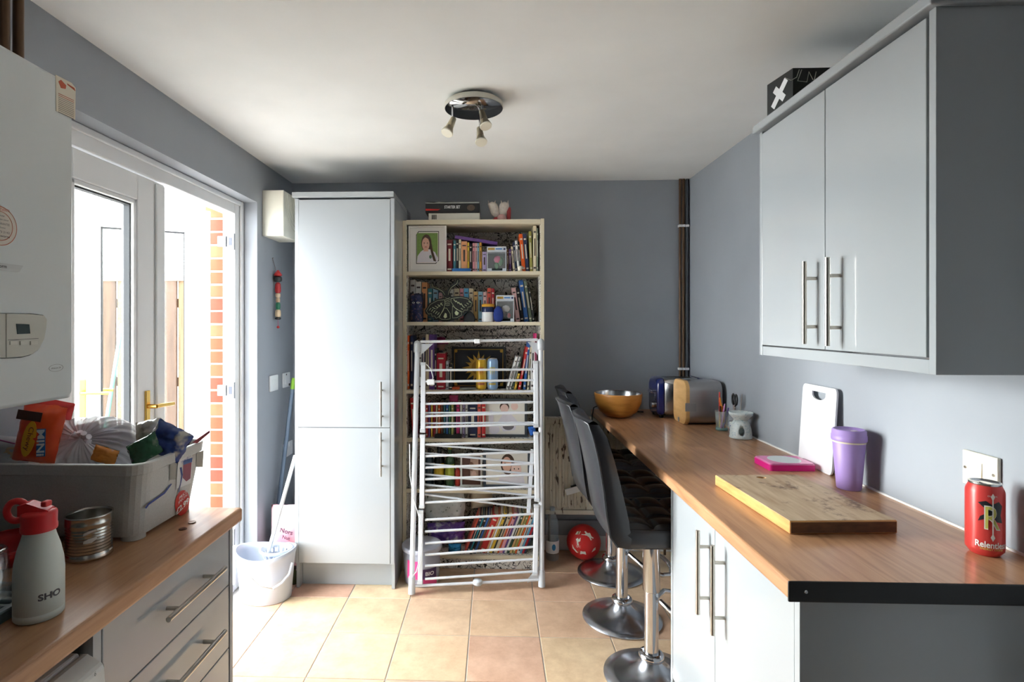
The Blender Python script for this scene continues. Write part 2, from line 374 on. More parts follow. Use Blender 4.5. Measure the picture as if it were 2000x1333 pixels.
# open leaf, swung out into the garden
dv = Vector((-.55, -.30, 0)).normalized(); hv = Vector((-1.555, 2.925, 0)); nv = Vector((-dv.y, dv.x, 0))
if nv.y > 0: nv = -nv
d2 = leaf('door_2', Matrix(((dv.x, nv.x, 0, hv.x), (dv.y, nv.y, 0, hv.y), (0, 0, 1, 0), (0, 0, 0, 1))), .62, .05, 2.09, True, -1)
HG = mat('hinge_grey', (150, 154, 160), .35, .7)
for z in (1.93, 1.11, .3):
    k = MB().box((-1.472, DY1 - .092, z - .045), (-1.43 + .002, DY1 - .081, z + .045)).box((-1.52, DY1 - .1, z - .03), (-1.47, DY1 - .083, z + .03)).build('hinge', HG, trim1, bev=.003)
    MB().box((-1.46, DY1 - .0935, z - .022), (-1.44, DY1 - .092, z + .022)).build('hinge_patch', mat('dark_slate', (58, 66, 82), .4), k)  # thin dark slate slab laid on the face of each hinge
# ---------------------------------------------------------------- the garden passage outside
struct(MB().box((-9, -5, -.12), (XO, 9, -.051)).build('ground_paving', mat('paving', (176, 172, 166), .9, var=.12, scale=3), origin=Vector((-4, 2, -.1))))
fence = thing('garden_fence', 'brown vertical board fence seen through the open glazed doors', 'fence', (-3.2, 4.04, -.051))
fw = [ramp_mat('fence_wood_%d' % k, [(.3, a), (.7, b)], .85, 4, stretch=(12, 12, .8), detail=8) for k, (a, b) in enumerate([((72, 52, 38), (98, 73, 54)), ((60, 44, 34), (84, 62, 48)), ((90, 69, 50), (114, 90, 66))])]
bme = {}
for k in range(27):
    x = -1.74 - k * .118; q = (k * 5 + k // 4) % 3
    if q not in bme:
        o = MB().box((-.056, -.009, 0), (.056, .009, 1.82)).build('board', fw[q], fence, world=False, bev=.003); bme[q] = o
    else: o = bme[q].copy(); COL.objects.link(o)
    o.location = (x + 3.2, -.02 + .012 * (k % 2), .051); o.rotation_euler = (0, 0, .02 * ((k * 3) % 3 - 1))
for z in (.35, 1.0, 1.6): MB().box((-4.95, 4.05, z), (-1.68, 4.09, z + .07)).build('rail', fw[2], fence)
MB().box((-4.95, 4.0, 1.8), (-1.68, 4.075, 1.84)).build('capping_rail', mat('pale_wood', (150, 130, 106), .8, var=.12, scale=8), fence, bev=.004)
for x in (-1.72, -3.3, -4.9): MB().box((x - .05, 4.09, -.05), (x + .05, 4.19, 1.9)).build('post', fw[1], fence)
p1 = at(237, 640, Y=3.93); p0 = at(212, 800, Y=3.9); p0 = p1 + (p0 - p1) * ((p1.z + .05) / (p1.z - p0.z)); p0.z = -.051
pole = thing('garden_pole', 'thin teal garden pole leaning against the board fence outside', 'pole', p0)
MB().cyl(p0 + Vector((0, 0, .005)), p1, .014, .014).build('shaft', mat('teal_paint', (96, 150, 140), .5), pole); MB().cyl(p1 - (p1 - p0).normalized() * .004, p1 + (p1 - p0).normalized() * .03, .017, .013).build('end_cap', WHP, pole)
# ---------------------------------------------------------------- fitted units
def bar_handle(parent, c, axis, length, out, r=.0065, gap=.034, inset=.05, world=True):
    """bar handle: a rod on two posts; c = centre on the door face, axis = direction of the rod, out = away from the door"""
    c, a, o = Vector(c), Vector(axis).normalized(), Vector(out).normalized()
    h = MB().cyl(c + o * gap - a * length / 2, c + o * gap + a * length / 2, r, n=12).build('handle', STEEL, parent, world=world)
    for s in (-1, 1): MB().cyl(c + a * s * (length / 2 - inset), c + o * (gap - r * .5) + a * s * (length / 2 - inset), r * .8, n=10).build('handle_post', STEEL, h, world=world)
    return h
V = Vector
# tall larder unit
tc_ = thing('tall_cabinet', 'tall pale grey gloss larder cabinet with two stacked doors beside the bookcase', 'cabinet', (-.82, 3.28, 0))
TX0, TX1, TYD = -1.105, -.551, 2.975
MB().box((TX0 + .018, TYD + .02, .15), (TX1 - .018, YB - .005, 2.17)).build('body', GREYE, tc_)
for x in (TX0, TX1 - .018): MB().box((x, TYD + .025 + .0, .001), (x + .018, YB - .003, 2.175)).build('side_panel', GREY, tc_, bev=.001)
MB().box((TX0 + .02, TYD + .072, .001), (TX1 - .02, TYD + .09, .15)).build('plinth', GREYE, tc_)
MB().box((TX0 - .012, TYD - .012, 2.176), (TX1, YB - .003, 2.206)).build('cornice', GREY, tc_, bev=.003)
zsp = at(700, 836, Y=TYD).z
for z0, z1, hz0, hz1 in ((zsp + .0015, 2.165, 833, 746), (.15, zsp - .0015, 931, 845)):
    d = MB().box((TX0 + .022, TYD, z0), (TX1 - .022, TYD + .019, z1)).build('door', GREY, tc_, bev=.002)
    a, b = at(744, hz0, Y=TYD - .03), at(744, hz1, Y=TYD - .03)
    bar_handle(d, ((a.x + b.x) / 2, TYD, (a.z + b.z) / 2), (0, 0, 1), b.z - a.z, (0, -1, 0))
for x in (TX0, TX1 - .02): MB().box((x, TYD + .002, .148), (x + .02, TYD + .0245, 2.17)).build('front_edge', GREYE, tc_)
# right base unit
RF, RXD = .632, .668                                   # worktop front edge, door face
Y0, Y1 = 1.188, 2.075
rb = thing('base_cabinet', 'pale grey gloss base cabinet with two doors under the breakfast bar', 'cabinet', (.96, 1.64, 0))
MB().box((RXD + .02, Y0 + .045, .15), (XR - .002, Y1 - .02, W - .045)).build('body', GREYE, rb)
MB().box((RXD - .001, Y0 + .022, .001), (XR - .003, Y0 + .043, W - .0445)).build('end_panel', GREY, rb, bev=.001)
MB().box((RXD - .001, Y1 - .018, .001), (XR - .003, Y1, W - .0445)).build('end_panel', GREY, rb, bev=.001)
MB().box((RXD + .06, Y0 + .045, .001), (RXD + .078, Y1 - .02, .15)).build('plinth', GREYE, rb)
ysp = at(1396, 1100, X=RXD).y
for a, b, hx, hy0, hy1 in ((ysp + .0015, Y1 - .02, 1363, 1200, 1037), (Y0 + .046, ysp - .0015, 1392, 1241, 1066)):
    d = MB().box((RXD, a, .15), (RXD + .019, b, W - .048)).build('door', GREY, rb, bev=.002)
    p, q = at(hx, hy0, X=RXD - .034), at(hx, hy1, X=RXD - .034)
    bar_handle(d, (RXD, (p.y + q.y) / 2, (p.z + q.z) / 2), (0, 0, 1), q.z - p.z, (-1, 0, 0))
wt = thing('breakfast_bar_worktop', 'long oak-effect worktop along the right wall with a black end strip', 'worktop', (.95, 2.4, W - .042))
def edge_prof(x0, x1, z0, z1, r, y):                   # front edge rounded at the top and bottom
    pts = [V((x1, y, z0)), V((x1, y, z1))]
    for k in range(5): a = PI / 2 + PI / 2 * k / 4; pts.append(V((x0 + r + r * math.cos(a), y, z1 - r + r * math.sin(a))))
    for k in range(4): a = PI + PI / 2 * k / 3; pts.append(V((x0 + r + r * math.cos(a), y, z0 + r + r * math.sin(a))))
    return pts
MB().loft([edge_prof(RF, XR - .001, W - .042, W, .008, y) for y in (Y0 + .003, YB - .004)], smooth=False).build('board', WOODTOP, wt, origin=None)
blk = mat('black_edge_strip', (20, 20, 21), .45, var=.3, scale=30, bump=.15)
es = MB().box((RF - .002, Y0 - .003, W - .044), (XR - .002, Y0 + .0028, W + .001)).build('end_strip', blk, wt, bev=.006)
for x in (RF + .035, 1.15): MB().cyl((x, Y0 - .0032, W - .021), (x, Y0 - .0045, W - .021), .004, .003, n=10).build('screw', CHROME, es)
MB().box((XR - .006, Y0 + .01, W), (XR - .0005, YB - .005, W + .006)).build('sealant_bead', mat('white_sealant', (240, 240, 238), .5), wt)
# right wall unit
UX = .945
uc = thing('wall_cabinet', 'grey gloss wall cabinet with two doors and long bar handles above the worktop', 'cabinet', (1.1, 1.6, 1.37))
UY0, UY1 = 1.198, 1.972
zb, zt = 1.365, 2.168
MB().box((UX + .021, UY0 + .02, zb + .035), (XR - .002, UY1 - .02, zt - .025)).build('body', GREYE, uc)
MB().box((UX + .002, UY0, zb), (XR - .003, UY0 + .019, zt - .012)).build('end_panel', GREY, uc, bev=.001)
MB().box((UX + .002, UY1 - .019, zb), (XR - .003, UY1, zt - .012)).build('end_panel', GREY, uc, bev=.001)
MB().box((UX - .018, UY0 - .012, zt - .012), (XR - .003, UY1 + .012, zt + .016)).build('cornice', GREY, uc, bev=.004)
MB().box((UX + .003, UY0 + .019, zb), (UX + .02, UY1 - .019, zb + .032)).build('pelmet', GREY, uc, bev=.002)
ysp = at(1611, 500, X=UX).y
for a, b, hx, hy0, hy1 in ((ysp + .0015, UY1 - .022, 1571, 672, 511), (UY0 + .024, ysp - .0015, 1616, 676, 503)):
    d = MB().box((UX, a, zb + .036), (UX + .019, b, zt - .022)).build('door', GREY, uc, bev=.002)
    p, q = at(hx, hy0, X=UX - .034), at(hx, hy1, X=UX - .034)
    bar_handle(d, (UX, (p.y + q.y) / 2, (p.z + q.z) / 2), (0, 0, 1), q.z - p.z, (-1, 0, 0))
# left run: worktop, drawer unit, washing machine
LF, LXD = -.758, -.785
LY1 = 1.608
lw = thing('sink_worktop', 'oak-effect worktop below the boiler carrying the storage tub and bottle', 'worktop', (-1.05, .3, W - .042))
MB().loft([[V((-p.x, p.y, p.z)) for p in edge_prof(-LF, -XL, W - .042, W, .008, y)] for y in (-1.4, LY1)], smooth=False).build('board', WOODTOP, lw)
MB().box((LF - .004, LY1, W - .041), (XL + .002, LY1 + .0015, W - .001)).build('end_strip', WOODTOP, lw)
db = thing('drawer_cabinet', 'grey gloss drawer cabinet with steel bar handles below the storage tub', 'cabinet', (-1.06, 1.33, 0))
dy0, dy1 = 1.06, 1.585
MB().box((XL + .002, dy0 + .002, .15), (LXD - .021, dy1 - .002, W - .045)).build('body', GREYE, db)
MB().box((XL + .003, dy1, .001), (LXD + .002, dy1 + .018, W - .0445)).build('end_panel', GREYE, db, bev=.001)
MB().box((LXD - .075, dy0 + .002, .001), (LXD - .058, dy1 - .002, .149)).build('plinth', GREYE, db)
for z0, z1 in ((.703, .868), (.517, .700), (.335, .514), (.15, .332)):
    d = MB().box((LXD - .019, dy0 + .003, z0), (LXD, dy1 - .003, z1)).build('drawer', GREY, db, bev=.002)
    bar_handle(d, (LXD, 1.36, (z0 + z1) / 2 + .006), (0, 1, 0), .265, (1, 0, 0))
MB().box((LXD - .02, dy0 - .022, .001), (LXD - .001, dy0 - .0, .868)).build('filler_strip', GREYE, db)
wm = thing('washing_machine', 'white washing machine under the worktop next to the drawer cabinet', 'washing machine', (-1.06, .74, 0))
MB().box((XL + .03, .44, .001), (LXD - .02, 1.03, .835)).build('body', WHP, wm, bev=.006)
WMP = mat('appliance_panel', (222, 224, 222), .35, var=.02)
pp = MB().loft([[V((LXD - .02, y, .70)), V((LXD - .02, y, .833)), V((LXD - .004, y, .833)), V((LXD + .028, y, .815)), V((LXD + .036, y, .70))] for y in (.445, 1.028)], smooth=False).build('control_panel', WMP, wm, bev=.008)
n_ = V((.118, 0, .008)).normalized()
text('programme_number', '6', INK, pp, at(183, 1317, X=LXD + .033), (0, 1, 0), (-.05, 0, 1), height=.008, off=.003)
MB().box((LXD + .0355, .985, .74), (LXD + .0375, 1.01, .756)).build('display', mat('blue_black_display', (36, 40, 66), .2), pp)
dr_ = MB().lathe((0, 0, 0), [(.15, 0), (.17, .012), (.19, .02), (.2, .012), (.2, 0)], n=32)
dr_.v = [V((LXD - .018 + p.z, .74 + p.x, .40 + p.y)) for p in dr_.v]; dr_.build('door_ring', mat('grey_ring', (150, 153, 156), .3), wm)
dg_ = MB().lathe((0, 0, 0), [(.001, .02), (.08, .022), (.148, .008), (.152, 0)], n=28); dg_.v = [V((LXD - .018 + p.z, .74 + p.x, .40 + p.y)) for p in dg_.v]
dg_.build('door_glass', mat('smoked_glass', (26, 28, 32), .08), wm)
nb = thing('sink_cabinet', 'grey gloss base cabinet below the draining board', 'cabinet', (-1.06, -.5, 0))
MB().box((XL + .002, -1.39, .15), (LXD - .021, .42, W - .045)).build('body', GREYE, nb); MB().box((LXD - .075, -1.39, .001), (LXD - .058, .42, .149)).build('plinth', GREYE, nb)
for k in range(3):
    d = MB().box((LXD - .02, -1.39 + k * .603, .15), (LXD, -1.39 + k * .603 + .6, .868)).build('door', GREY, nb, bev=.002)
    bar_handle(d, (LXD, -1.33 + k * .603, .72), (0, 0, 1), .2, (1, 0, 0))
# ---------------------------------------------------------------- boiler
BX = -1.03
by1 = at(147, 500, X=BX).y; bz0, bz1 = at(147, 779, X=BX).z, at(147, 165, X=BX).z; by0 = by1 - .42
bo = thing('boiler', 'white wall-hung boiler with stickers and a control panel above the worktop', 'boiler', (-1.18, (by0 + by1) / 2, bz0))
BWH = mat('boiler_white', (222, 228, 228), .3, var=.02, scale=3)
def brr(x, i): return [V((x, p.x, p.y)) for p in rrect(by0 + i, by1 - i, bz0 + i, bz1 - i, .012, 0)]
bb_ = MB().loft([brr(XL + .003, .002), brr(BX - .02, .002), brr(BX - .006, .004), brr(BX, .012)], smooth=True).build('casing', BWH, bo, weld=True)
def bp(x, y): return at(x, y, X=BX)
def bpoly(mb, pts, m=0, t=.001): # polygon given in photo pixels on the casing face
    P_ = [bp(x, y) for x, y in pts]; n = len(P_); q = [p + V((t, 0, 0)) for p in P_]
    mb.add(P_ + q, [tuple(range(n, 2 * n))] + [(i, (i + 1) % n, n + (i + 1) % n, n + i) for i in range(n)], m); return mb
# control panel with rounded lower corner
cpx = [(-60, 612), (60, 614), (82, 617), (87, 624), (86, 640), (82, 662), (72, 682), (58, 692), (40, 697), (-60, 702)]
gp = [(x + (2 if x > 70 else 0), y + (2.5 if y > 640 else -1.5)) for x, y in cpx]; gp = [bp(x, y) for x, y in gp]; gy = by0 + .02
gp = [V((0, max(p.y, gy), p.z)) for p in gp]; n9 = len(gp)
cut(bb_, MB().loft([[V((x, p.y, p.z)) for p in gp] for x in (BX - .012, BX + .01)], smooth=False))
def pan(name, pts):
    q = [bp(x, y) for x, y in pts]; q = [V((0, max(p.y, gy + .002), p.z)) for p in q]
    return MB().loft([[V((x, p.y, p.z)) for p in q] for x in (BX - .0115, BX + .006)], smooth=False).build(name, mat('panel_putty', (206, 206, 196), .4, var=.02), bo, bev=.001, weld=True)
pan('panel_flap', [(-60, 612), (6.2, 613.1), (6.2, 699), (-60, 702)])
cpp = pan('control_panel', [(7.6, 613.1)] + cpx[1:-1] + [(7.6, 699)])
def bb2(name, pts, m, par, t): return bpoly(MB(), pts, 0, t).build(name, m, par)
bb2('display', [(26, 633), (51, 634), (53, 652), (28, 653)], mat('lcd', (62, 74, 76), .25, var=.2, scale=60), cpp, .0075)
for x in (13, 33, 53): bb2('button', [(x, 667), (x + 14, 666), (x + 14, 673), (x, 674)], mat('button_putty', (216, 216, 206), .4), cpp, .0085)
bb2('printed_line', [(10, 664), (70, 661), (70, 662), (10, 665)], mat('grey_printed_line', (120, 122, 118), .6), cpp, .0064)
STK = mat('cream_sticker', (232, 224, 204), .6, var=.05, scale=30)
REDP = mat('orange_red_print', (196, 92, 62), .6)
sx = bpoly(MB(), [(108, 146), (139, 162), (147, 172), (146, 234), (109, 217)], 0, .0012).build('service_sticker', STK, bo)
pr = MB()
for k in range(11):
    y = 182 + k * 3.6; bpoly(pr, [(113, y), (143, y + 14), (143, y + 14.9), (113, y + .9)], 0 if k > 1 else 1, .0018)
bpoly(pr, [(113, 159), (118, 156), (128, 167), (127, 174), (118, 172)], 1, .0018); bpoly(pr, [(130, 163), (144, 172), (146, 178), (131, 166)], 1, .0018)
pr.build('sticker_print', [mat('grey_print', (150, 140, 126), .7), REDP], sx)
cc = bp(-2, 441)
rs = MB().prism(ell(0, 0, .042, .042, 40), (BX, cc.y, cc.z), (0, 1, 0), (0, 0, 1), .001).build('round_sticker', mat('pale_sticker', (224, 218, 206), .6), bo)
for r in (.041, .031):
    ring = MB()
    for i in range(40):
        a0, a1 = 2 * PI * i / 40, 2 * PI * (i + 1) / 40
        ring.add([(BX + .0016, cc.y + q * math.cos(a), cc.z + q * math.sin(a)) for q, a in ((r, a0), (r, a1), (r - .0012, a1), (r - .0012, a0))], [(0, 1, 2, 3)])
    ring.build('sticker_ring', REDP, rs)
text('sticker_title', 'IMPORTANT!', REDP, rs, (BX + .0012, cc.y, cc.z + .0345), (0, 1, 0), (0, 0, 1), width=.045, off=.0006)
for k, (s_, w_) in enumerate((('Call now', .022), ('to activate your', .042), ('FREE GUARANTEE', .046), ('Telephone', .026), ('0800 073 2142', .046), ('Glow-worm', .046))):
    text('sticker_text', s_, INK if k == 5 else mat('grey_ink', (96, 92, 88), .7), rs, (BX + .0012, cc.y, cc.z + .022 - k * .0085), (0, 1, 0), (0, 0, 1), width=w_, height=.0045)
c2 = bp(0, 521)
pl = MB().prism([(x + (.01 if y > 0 else 0), y) for x, y in rect(-.09, .043, -.0075, .0075)], (BX, c2.y, c2.z), (0, 1, 0), (0, 0, 1), .003).build('nameplate', mat('silver_plate', (212, 216, 216), .25), bo, bev=.001)
text('brand_name', 'glow-worm', INK, pl, (BX + .003, c2.y - .012, c2.z), (0, 1, 0), (0, 0, 1), height=.0095, bold=.01)
c3 = bp(109, 719); ov = MB()
for i in range(30):
    a0, a1 = 2 * PI * i / 30, 2 * PI * (i + 1) / 30
    ov.add([(BX + .0008, c3.y + .021 * q * math.cos(a), c3.z + .0085 * q * math.sin(a)) for q, a in ((1, a0), (1, a1), (.95, a1), (.95, a0))], [(0, 1, 2, 3)])
ov.build('oval_label', mat('grey_ink', (96, 92, 88), .7), bo); text('oval_label_text', 'ultracom 24', mat('grey_ink', (96, 92, 88), .7), bo, (BX, c3.y, c3.z), (0, 1, 0), (0, 0, 1), width=.028)
for k, (px_, rr) in enumerate(((8, .011), (36, .011))):
    c = at(px_, 40, X=-1.12); p = thing('flue_pipe', ['brown copper pipe rising from the boiler top, the one nearer its middle', 'brown copper pipe rising from the boiler top by its far edge'][k], 'pipe', (c.x, c.y, bz1 - .002))
    MB().cyl((c.x, c.y, bz1 - .002), (c.x, c.y, H - .002), rr).build('pipe_run', PIPE, p); MB().cyl((c.x, c.y, bz1), (c.x, c.y, bz1 + .025), rr * 1.5, n=6, smooth=False).build('compression_nut', mat('brass', (176, 142, 84), .35, 1), p)
va = thing('boiler_valve', 'chrome and brass valve tails hanging below the boiler', 'valve', (-1.2, 1.13, bz0 - .1))
for k in range(4):
    y = .95 + k * .09; MB().cyl((-1.2, y, bz0 - .001), (-1.2, y, bz0 - .07), .011).cyl((-1.2, y, bz0 - .03), (-1.2, y, bz0 - .055), .018, n=6, smooth=False).cyl((-1.2, y, bz0 - .062), (-1.16, y, bz0 - .062), .006).build('tap', CHROME, va)
# ---------------------------------------------------------------- bookcase
def doodle():
    m = bpy.data.materials.new('doodle_lining'); m.use_nodes = True; N = m.node_tree.nodes; L = m.node_tree.links; b = N['Principled BSDF']
    tc = N.new('ShaderNodeTexCoord'); acc = None
    for sc, th, d in ((14, .011, 1.2), (27, .012, .6), (8, .006, 2.0)):
        n = N.new('ShaderNodeTexNoise'); n.inputs['Scale'].default_value = sc; n.inputs['Detail'].default_value = 1.5; n.inputs['Distortion'].default_value = d
        L.new(tc.outputs['Object'], n.inputs['Vector'])
        s1 = N.new('ShaderNodeMath'); s1.operation = 'SUBTRACT'; s1.inputs[1].default_value = .5; L.new(n.outputs[0], s1.inputs[0])
        ab = N.new('ShaderNodeMath'); ab.operation = 'ABSOLUTE'; L.new(s1.outputs[0], ab.inputs[0])
        lt = N.new('ShaderNodeMath'); lt.operation = 'LESS_THAN'; lt.inputs[1].default_value = th; L.new(ab.outputs[0], lt.inputs[0])
        if acc is None: acc = lt
        else:
            mx = N.new('ShaderNodeMath'); mx.operation = 'MAXIMUM'; L.new(acc.outputs[0], mx.inputs[0]); L.new(lt.outputs[0], mx.inputs[1]); acc = mx
    c = N.new('ShaderNodeMix'); c.data_type = 'RGBA'; c.inputs[6].default_value = (*lin((228, 224, 216)), 1); c.inputs[7].default_value = (*lin((42, 42, 42)), 1)
    L.new(acc.outputs[0], c.inputs[0]); L.new(c.outputs[2], b.inputs['Base Color']); b.inputs['Roughness'].default_value = .7
    return m
DOO = doodle()
BYF = 3.25
bxl, bxr = TX1 + .001, at(1063, 440, Y=BYF).x
BK = mat('cream_bookcase', (226, 216, 190), .5, var=.05, scale=6)
bk = thing('bookcase', 'tall cream bookcase lined with black doodle paper behind the clothes airer', 'bookcase', ((bxl + bxr) / 2, (BYF + YB) / 2, 0))
T = .021
MB().box((bxl, BYF, .001), (bxl + T, YB - .006, at(784, 431, Y=BYF).z)).build('side', BK, bk, bev=.001)
MB().box((bxr - T, BYF, .001), (bxr, YB - .006, at(1063, 427, Y=BYF).z)).build('side', BK, bk, bev=.001)
ib0, ib1 = bxl + T + .0005, bxr - T - .0005
SH = [at(930, y, Y=BYF).z for y in (530, 629, 763, 857.5, 957.5, 1086)]
ZT = at(930, 429, Y=BYF).z
MB().box((ib0, BYF, ZT - .027), (ib1, YB - .006, ZT)).build('top_board', BK, bk, bev=.001)
for z in SH:
    o = MB().box((ib0, BYF + .002, z - .022), (ib1, YB - .012, z - .0006)).build('shelf', BK, bk, bev=.001)
    MB().box((ib0, BYF + .02, z - .0006), (ib1, YB - .012, z)).build('shelf_lining', DOO, o)
MB().box((ib0, YB - .012, .02), (ib1, YB - .007, ZT - .027)).build('back_panel', DOO, bk)
MB().box((ib0, BYF + .02, .001), (ib1, BYF + .036, SH[5] - .023)).build('kickboard', DOO, bk)
for x in (ib0, ib1 - .002):
    MB().box((x, BYF + .015, SH[5] + .001), (x + .002, YB - .012, ZT - .028)).build('side_lining', DOO, bk)
BW = YB - .012
for s_, x, y, wpx in (('soul is', 866, 647, 28), ('makes me', 948, 645, 44), ('knows', 985, 641, 30), ('homework?', 955, 656, 38), ('understand me', 1000, 656, 50), ('you', 988, 676, 14), ('I burn, I am', 990, 668, 44),
                      ('makes me', 1018, 765, 34), ('one', 1035, 545, 14), ('me', 1000, 546, 12), ('him', 1005, 560, 16), ('of heaven', 945, 972, 44), ('one', 962, 990, 12), ('you', 990, 690, 14), ('the lines', 997, 471, 26), ('dream', 900, 645, 22)):
    c = at(x, y, Y=BW); d = at(x + wpx, y, Y=BW).x - c.x
    text('lettering', s_, INK, bk, c, (1, 0, 0), (0, 0, 1), width=d, height=.02 if len(s_) > 3 else .024, shear=.2, bold=.02, off=.0012)
ORD = ['top', 'second', 'third', 'fourth', 'fifth', 'bottom']
CN = {'maroon': (112, 34, 40), 'teal': (60, 120, 132), 'black': (26, 27, 32), 'cream': (226, 214, 184), 'peach': (224, 160, 112), 'orange': (232, 96, 26), 'yellow': (226, 190, 60), 'pink': (220, 150, 160),
      'hot pink': (214, 52, 120), 'pale pink': (226, 184, 184), 'light blue': (140, 182, 204), 'mustard': (202, 152, 54), 'purple': (104, 70, 138), 'lilac': (176, 160, 200), 'brown': (124, 84, 60), 'navy': (34, 44, 78),
      'white': (226, 226, 222), 'olive green': (150, 146, 74), 'grey green': (110, 124, 106), 'grey': (140, 140, 140), 'blue': (48, 98, 168), 'sky blue': (90, 160, 200), 'coral': (218, 92, 78), 'crimson': (176, 34, 52),
      'red': (196, 44, 44), 'green': (56, 116, 76), 'dark green': (34, 72, 54), 'tan': (206, 170, 110), 'beige': (204, 190, 160), 'pale grey': (198, 198, 196), 'silver': (182, 184, 188), 'turquoise': (44, 160, 176)}
def cmat(c): return mat('cover_' + c.replace(' ', '_'), CN[c], .45, var=.1, scale=25)
def band_for(c): return mat('spine_pale', (222, 214, 196), .6) if sum(CN[c]) < 380 else mat('spine_dark', (70, 60, 60), .6)
def book_mesh(t, h, d, c, band=True):
    """spine at y=0 facing -y, x 0..t, z 0..h"""
    k = min(.0025, t * .18); mb = MB()
    mb.box((0, .001, 0), (k, d, h)); mb.box((t - k, .001, 0), (t, d, h)); 
    mb.loft([[V((t / 2 + t / 2 * math.cos(a), .0015 - .0022 * math.sin(a) * (1 if 0 < a < PI else 0), z)) for a in [PI * i / 6 for i in range(7)]] + [V((0, .004, z)), V((t, .004, z))][::1] for z in (0, h)], smooth=False)
    mb.box((k, .003, .003), (t - k, d - .003, h - .003), 1)
    if band:
        for z0, z1 in ((.84, .88), (.34, .72), (.06, .1)):
            e = t * (.18 if z1 - z0 < .1 else .33); mb.box((e, -.0012, h * z0), (t - e, 0, h * z1), 2)
    return mb
BOOKS = []
def book(shelf, x0, x1, ytop, c, ybot=None, tilt=0, Y=None, depth=.16, label=None, zoff=0, kind='book', band=True):
    Y = BYF + .035 if Y is None else Y
    z = SH[shelf] + zoff
    a, b = at(x0, ytop, Y=Y), at(x1, ytop, Y=Y); t = (b.x - a.x) * math.cos(math.radians(tilt)); h = (a.z - z) / math.cos(math.radians(tilt))
    h -= t * math.sin(abs(math.radians(tilt)))
    mb = book_mesh(t - .0008, h, min(depth, BW - Y - .004), c, band)
    if tilt > 0: mb.v = [p - V((t, 0, 0)) for p in mb.v]
    o = mb.build('book', [cmat(c), PAPER, band_for(c)], origin=V((0, 0, 0)))
    o.location = (b.x if tilt > 0 else a.x, Y, z + .0005); o.rotation_euler = (0, math.radians(tilt), 0)
    o['category'] = 'book'; o['group'] = 'books on the %s shelf' % ORD[shelf]
    if label: o['label'] = label
    else: BOOKS.append((o, shelf, c))
    return o
# ---- top shelf
for x0, x1, yt, c in ((872, 884, 469, 'maroon'), (885.5, 890.5, 470, 'teal'), (891, 895.5, 468, 'black'), (896, 900.5, 468, 'cream'), (901, 912.5, 472, 'peach'), (913, 916.5, 474, 'yellow'), (917, 922, 476, 'black'), (923, 928, 475, 'pink'), (928.3, 932, 475, 'pale pink'), (932.3, 936, 475, 'light blue'), (936.3, 941, 474, 'mustard'), (942, 950.5, 492, 'lilac'),
                      (990, 993.5, 488, 'brown'), (994, 998.5, 487, 'purple')):
    book(0, x0, x1, yt, c)
for x0, x1, yt, c, tl in ((1002, 1006.3, 482, 'cream', -5), (1006.8, 1010.6, 473, 'navy', -5), (1011, 1015.6, 470, 'white', -5), (1016, 1019.4, 472, 'black', -5), (1019.8, 1027, 457, 'orange', -5), (1027.4, 1034.2, 457, 'navy', -5), (1035, 1041, 452, 'olive green', -2), (1041.5, 1048, 441, 'cream', 0), (1048.5, 1051.5, 446, 'grey green', 0)):
    book(0, x0, x1, yt, c, tilt=tl)
# ---- second shelf
for x0, x1, yt, c in ((801, 811.5, 547, 'pale grey'), (812, 823, 551, 'white'), (824, 834.5, 552, 'peach'), (835.5, 844.5, 564, 'teal'), (845.5, 855.5, 564, 'light blue'), (857, 864, 572, 'pale pink'), (865, 874, 566, 'beige'), (875, 886, 566, 'white'), (887, 897.5, 564, 'cream'), (898, 905.5, 564, 'pink'), (906, 915.5, 563.5, 'sky blue'), (916, 924.5, 564, 'beige'), (925, 933.5, 570, 'tan'), (934, 943, 570, 'light blue'), (943.5, 951, 571, 'pale pink'), (951.5, 959.5, 563, 'coral'), (960, 966, 564, 'crimson')):
    book(1, x0, x1, yt, c, Y=BYF + .1, depth=.13)
for x0, x1, yt, c, tl in ((1008, 1016.5, 562, 'pale pink', -8), (1017, 1023.5, 563, 'black', -8), (1024.5, 1033, 547, 'blue', -8), (1034, 1040, 549, 'grey green', -8), (1041, 1045, 562, 'black', -8)):
    book(1, x0, x1, yt, c, tilt=tl, Y=BYF + .11)
# ---- third shelf
for x0, x1, yt, c in ((796, 799.5, 656, 'orange'), (801.5, 807, 656, 'navy'), (818, 824, 690, 'pale grey'), (825, 830.5, 660, 'navy'), (831.5, 837.5, 654, 'beige'), (838.3, 848.5, 654, 'purple'), (849, 852.5, 682, 'black'), (853, 869.5, 691, 'crimson'), (871, 876, 706, 'silver'), (876.5, 884.5, 712, 'black')):
    book(2, x0, x1, yt, c)
for x0, x1, yt, c, tl in ((988, 992.6, 697, 'white', 17), (994, 998, 697, 'pale grey', 17), (999.5, 1002, 700, 'dark green', 16), (1003.5, 1008, 730, 'yellow', 15), (1011.5, 1016.5, 678, 'red', 11), (1021.5, 1026.5, 668, 'blue', 6), (1029.5, 1033.5, 678, 'cream', 4), (1036, 1044, 662, 'white', 1), (1044.7, 1048.5, 652, 'hot pink', 0)):
    book(2, x0, x1, yt, c, tilt=tl)
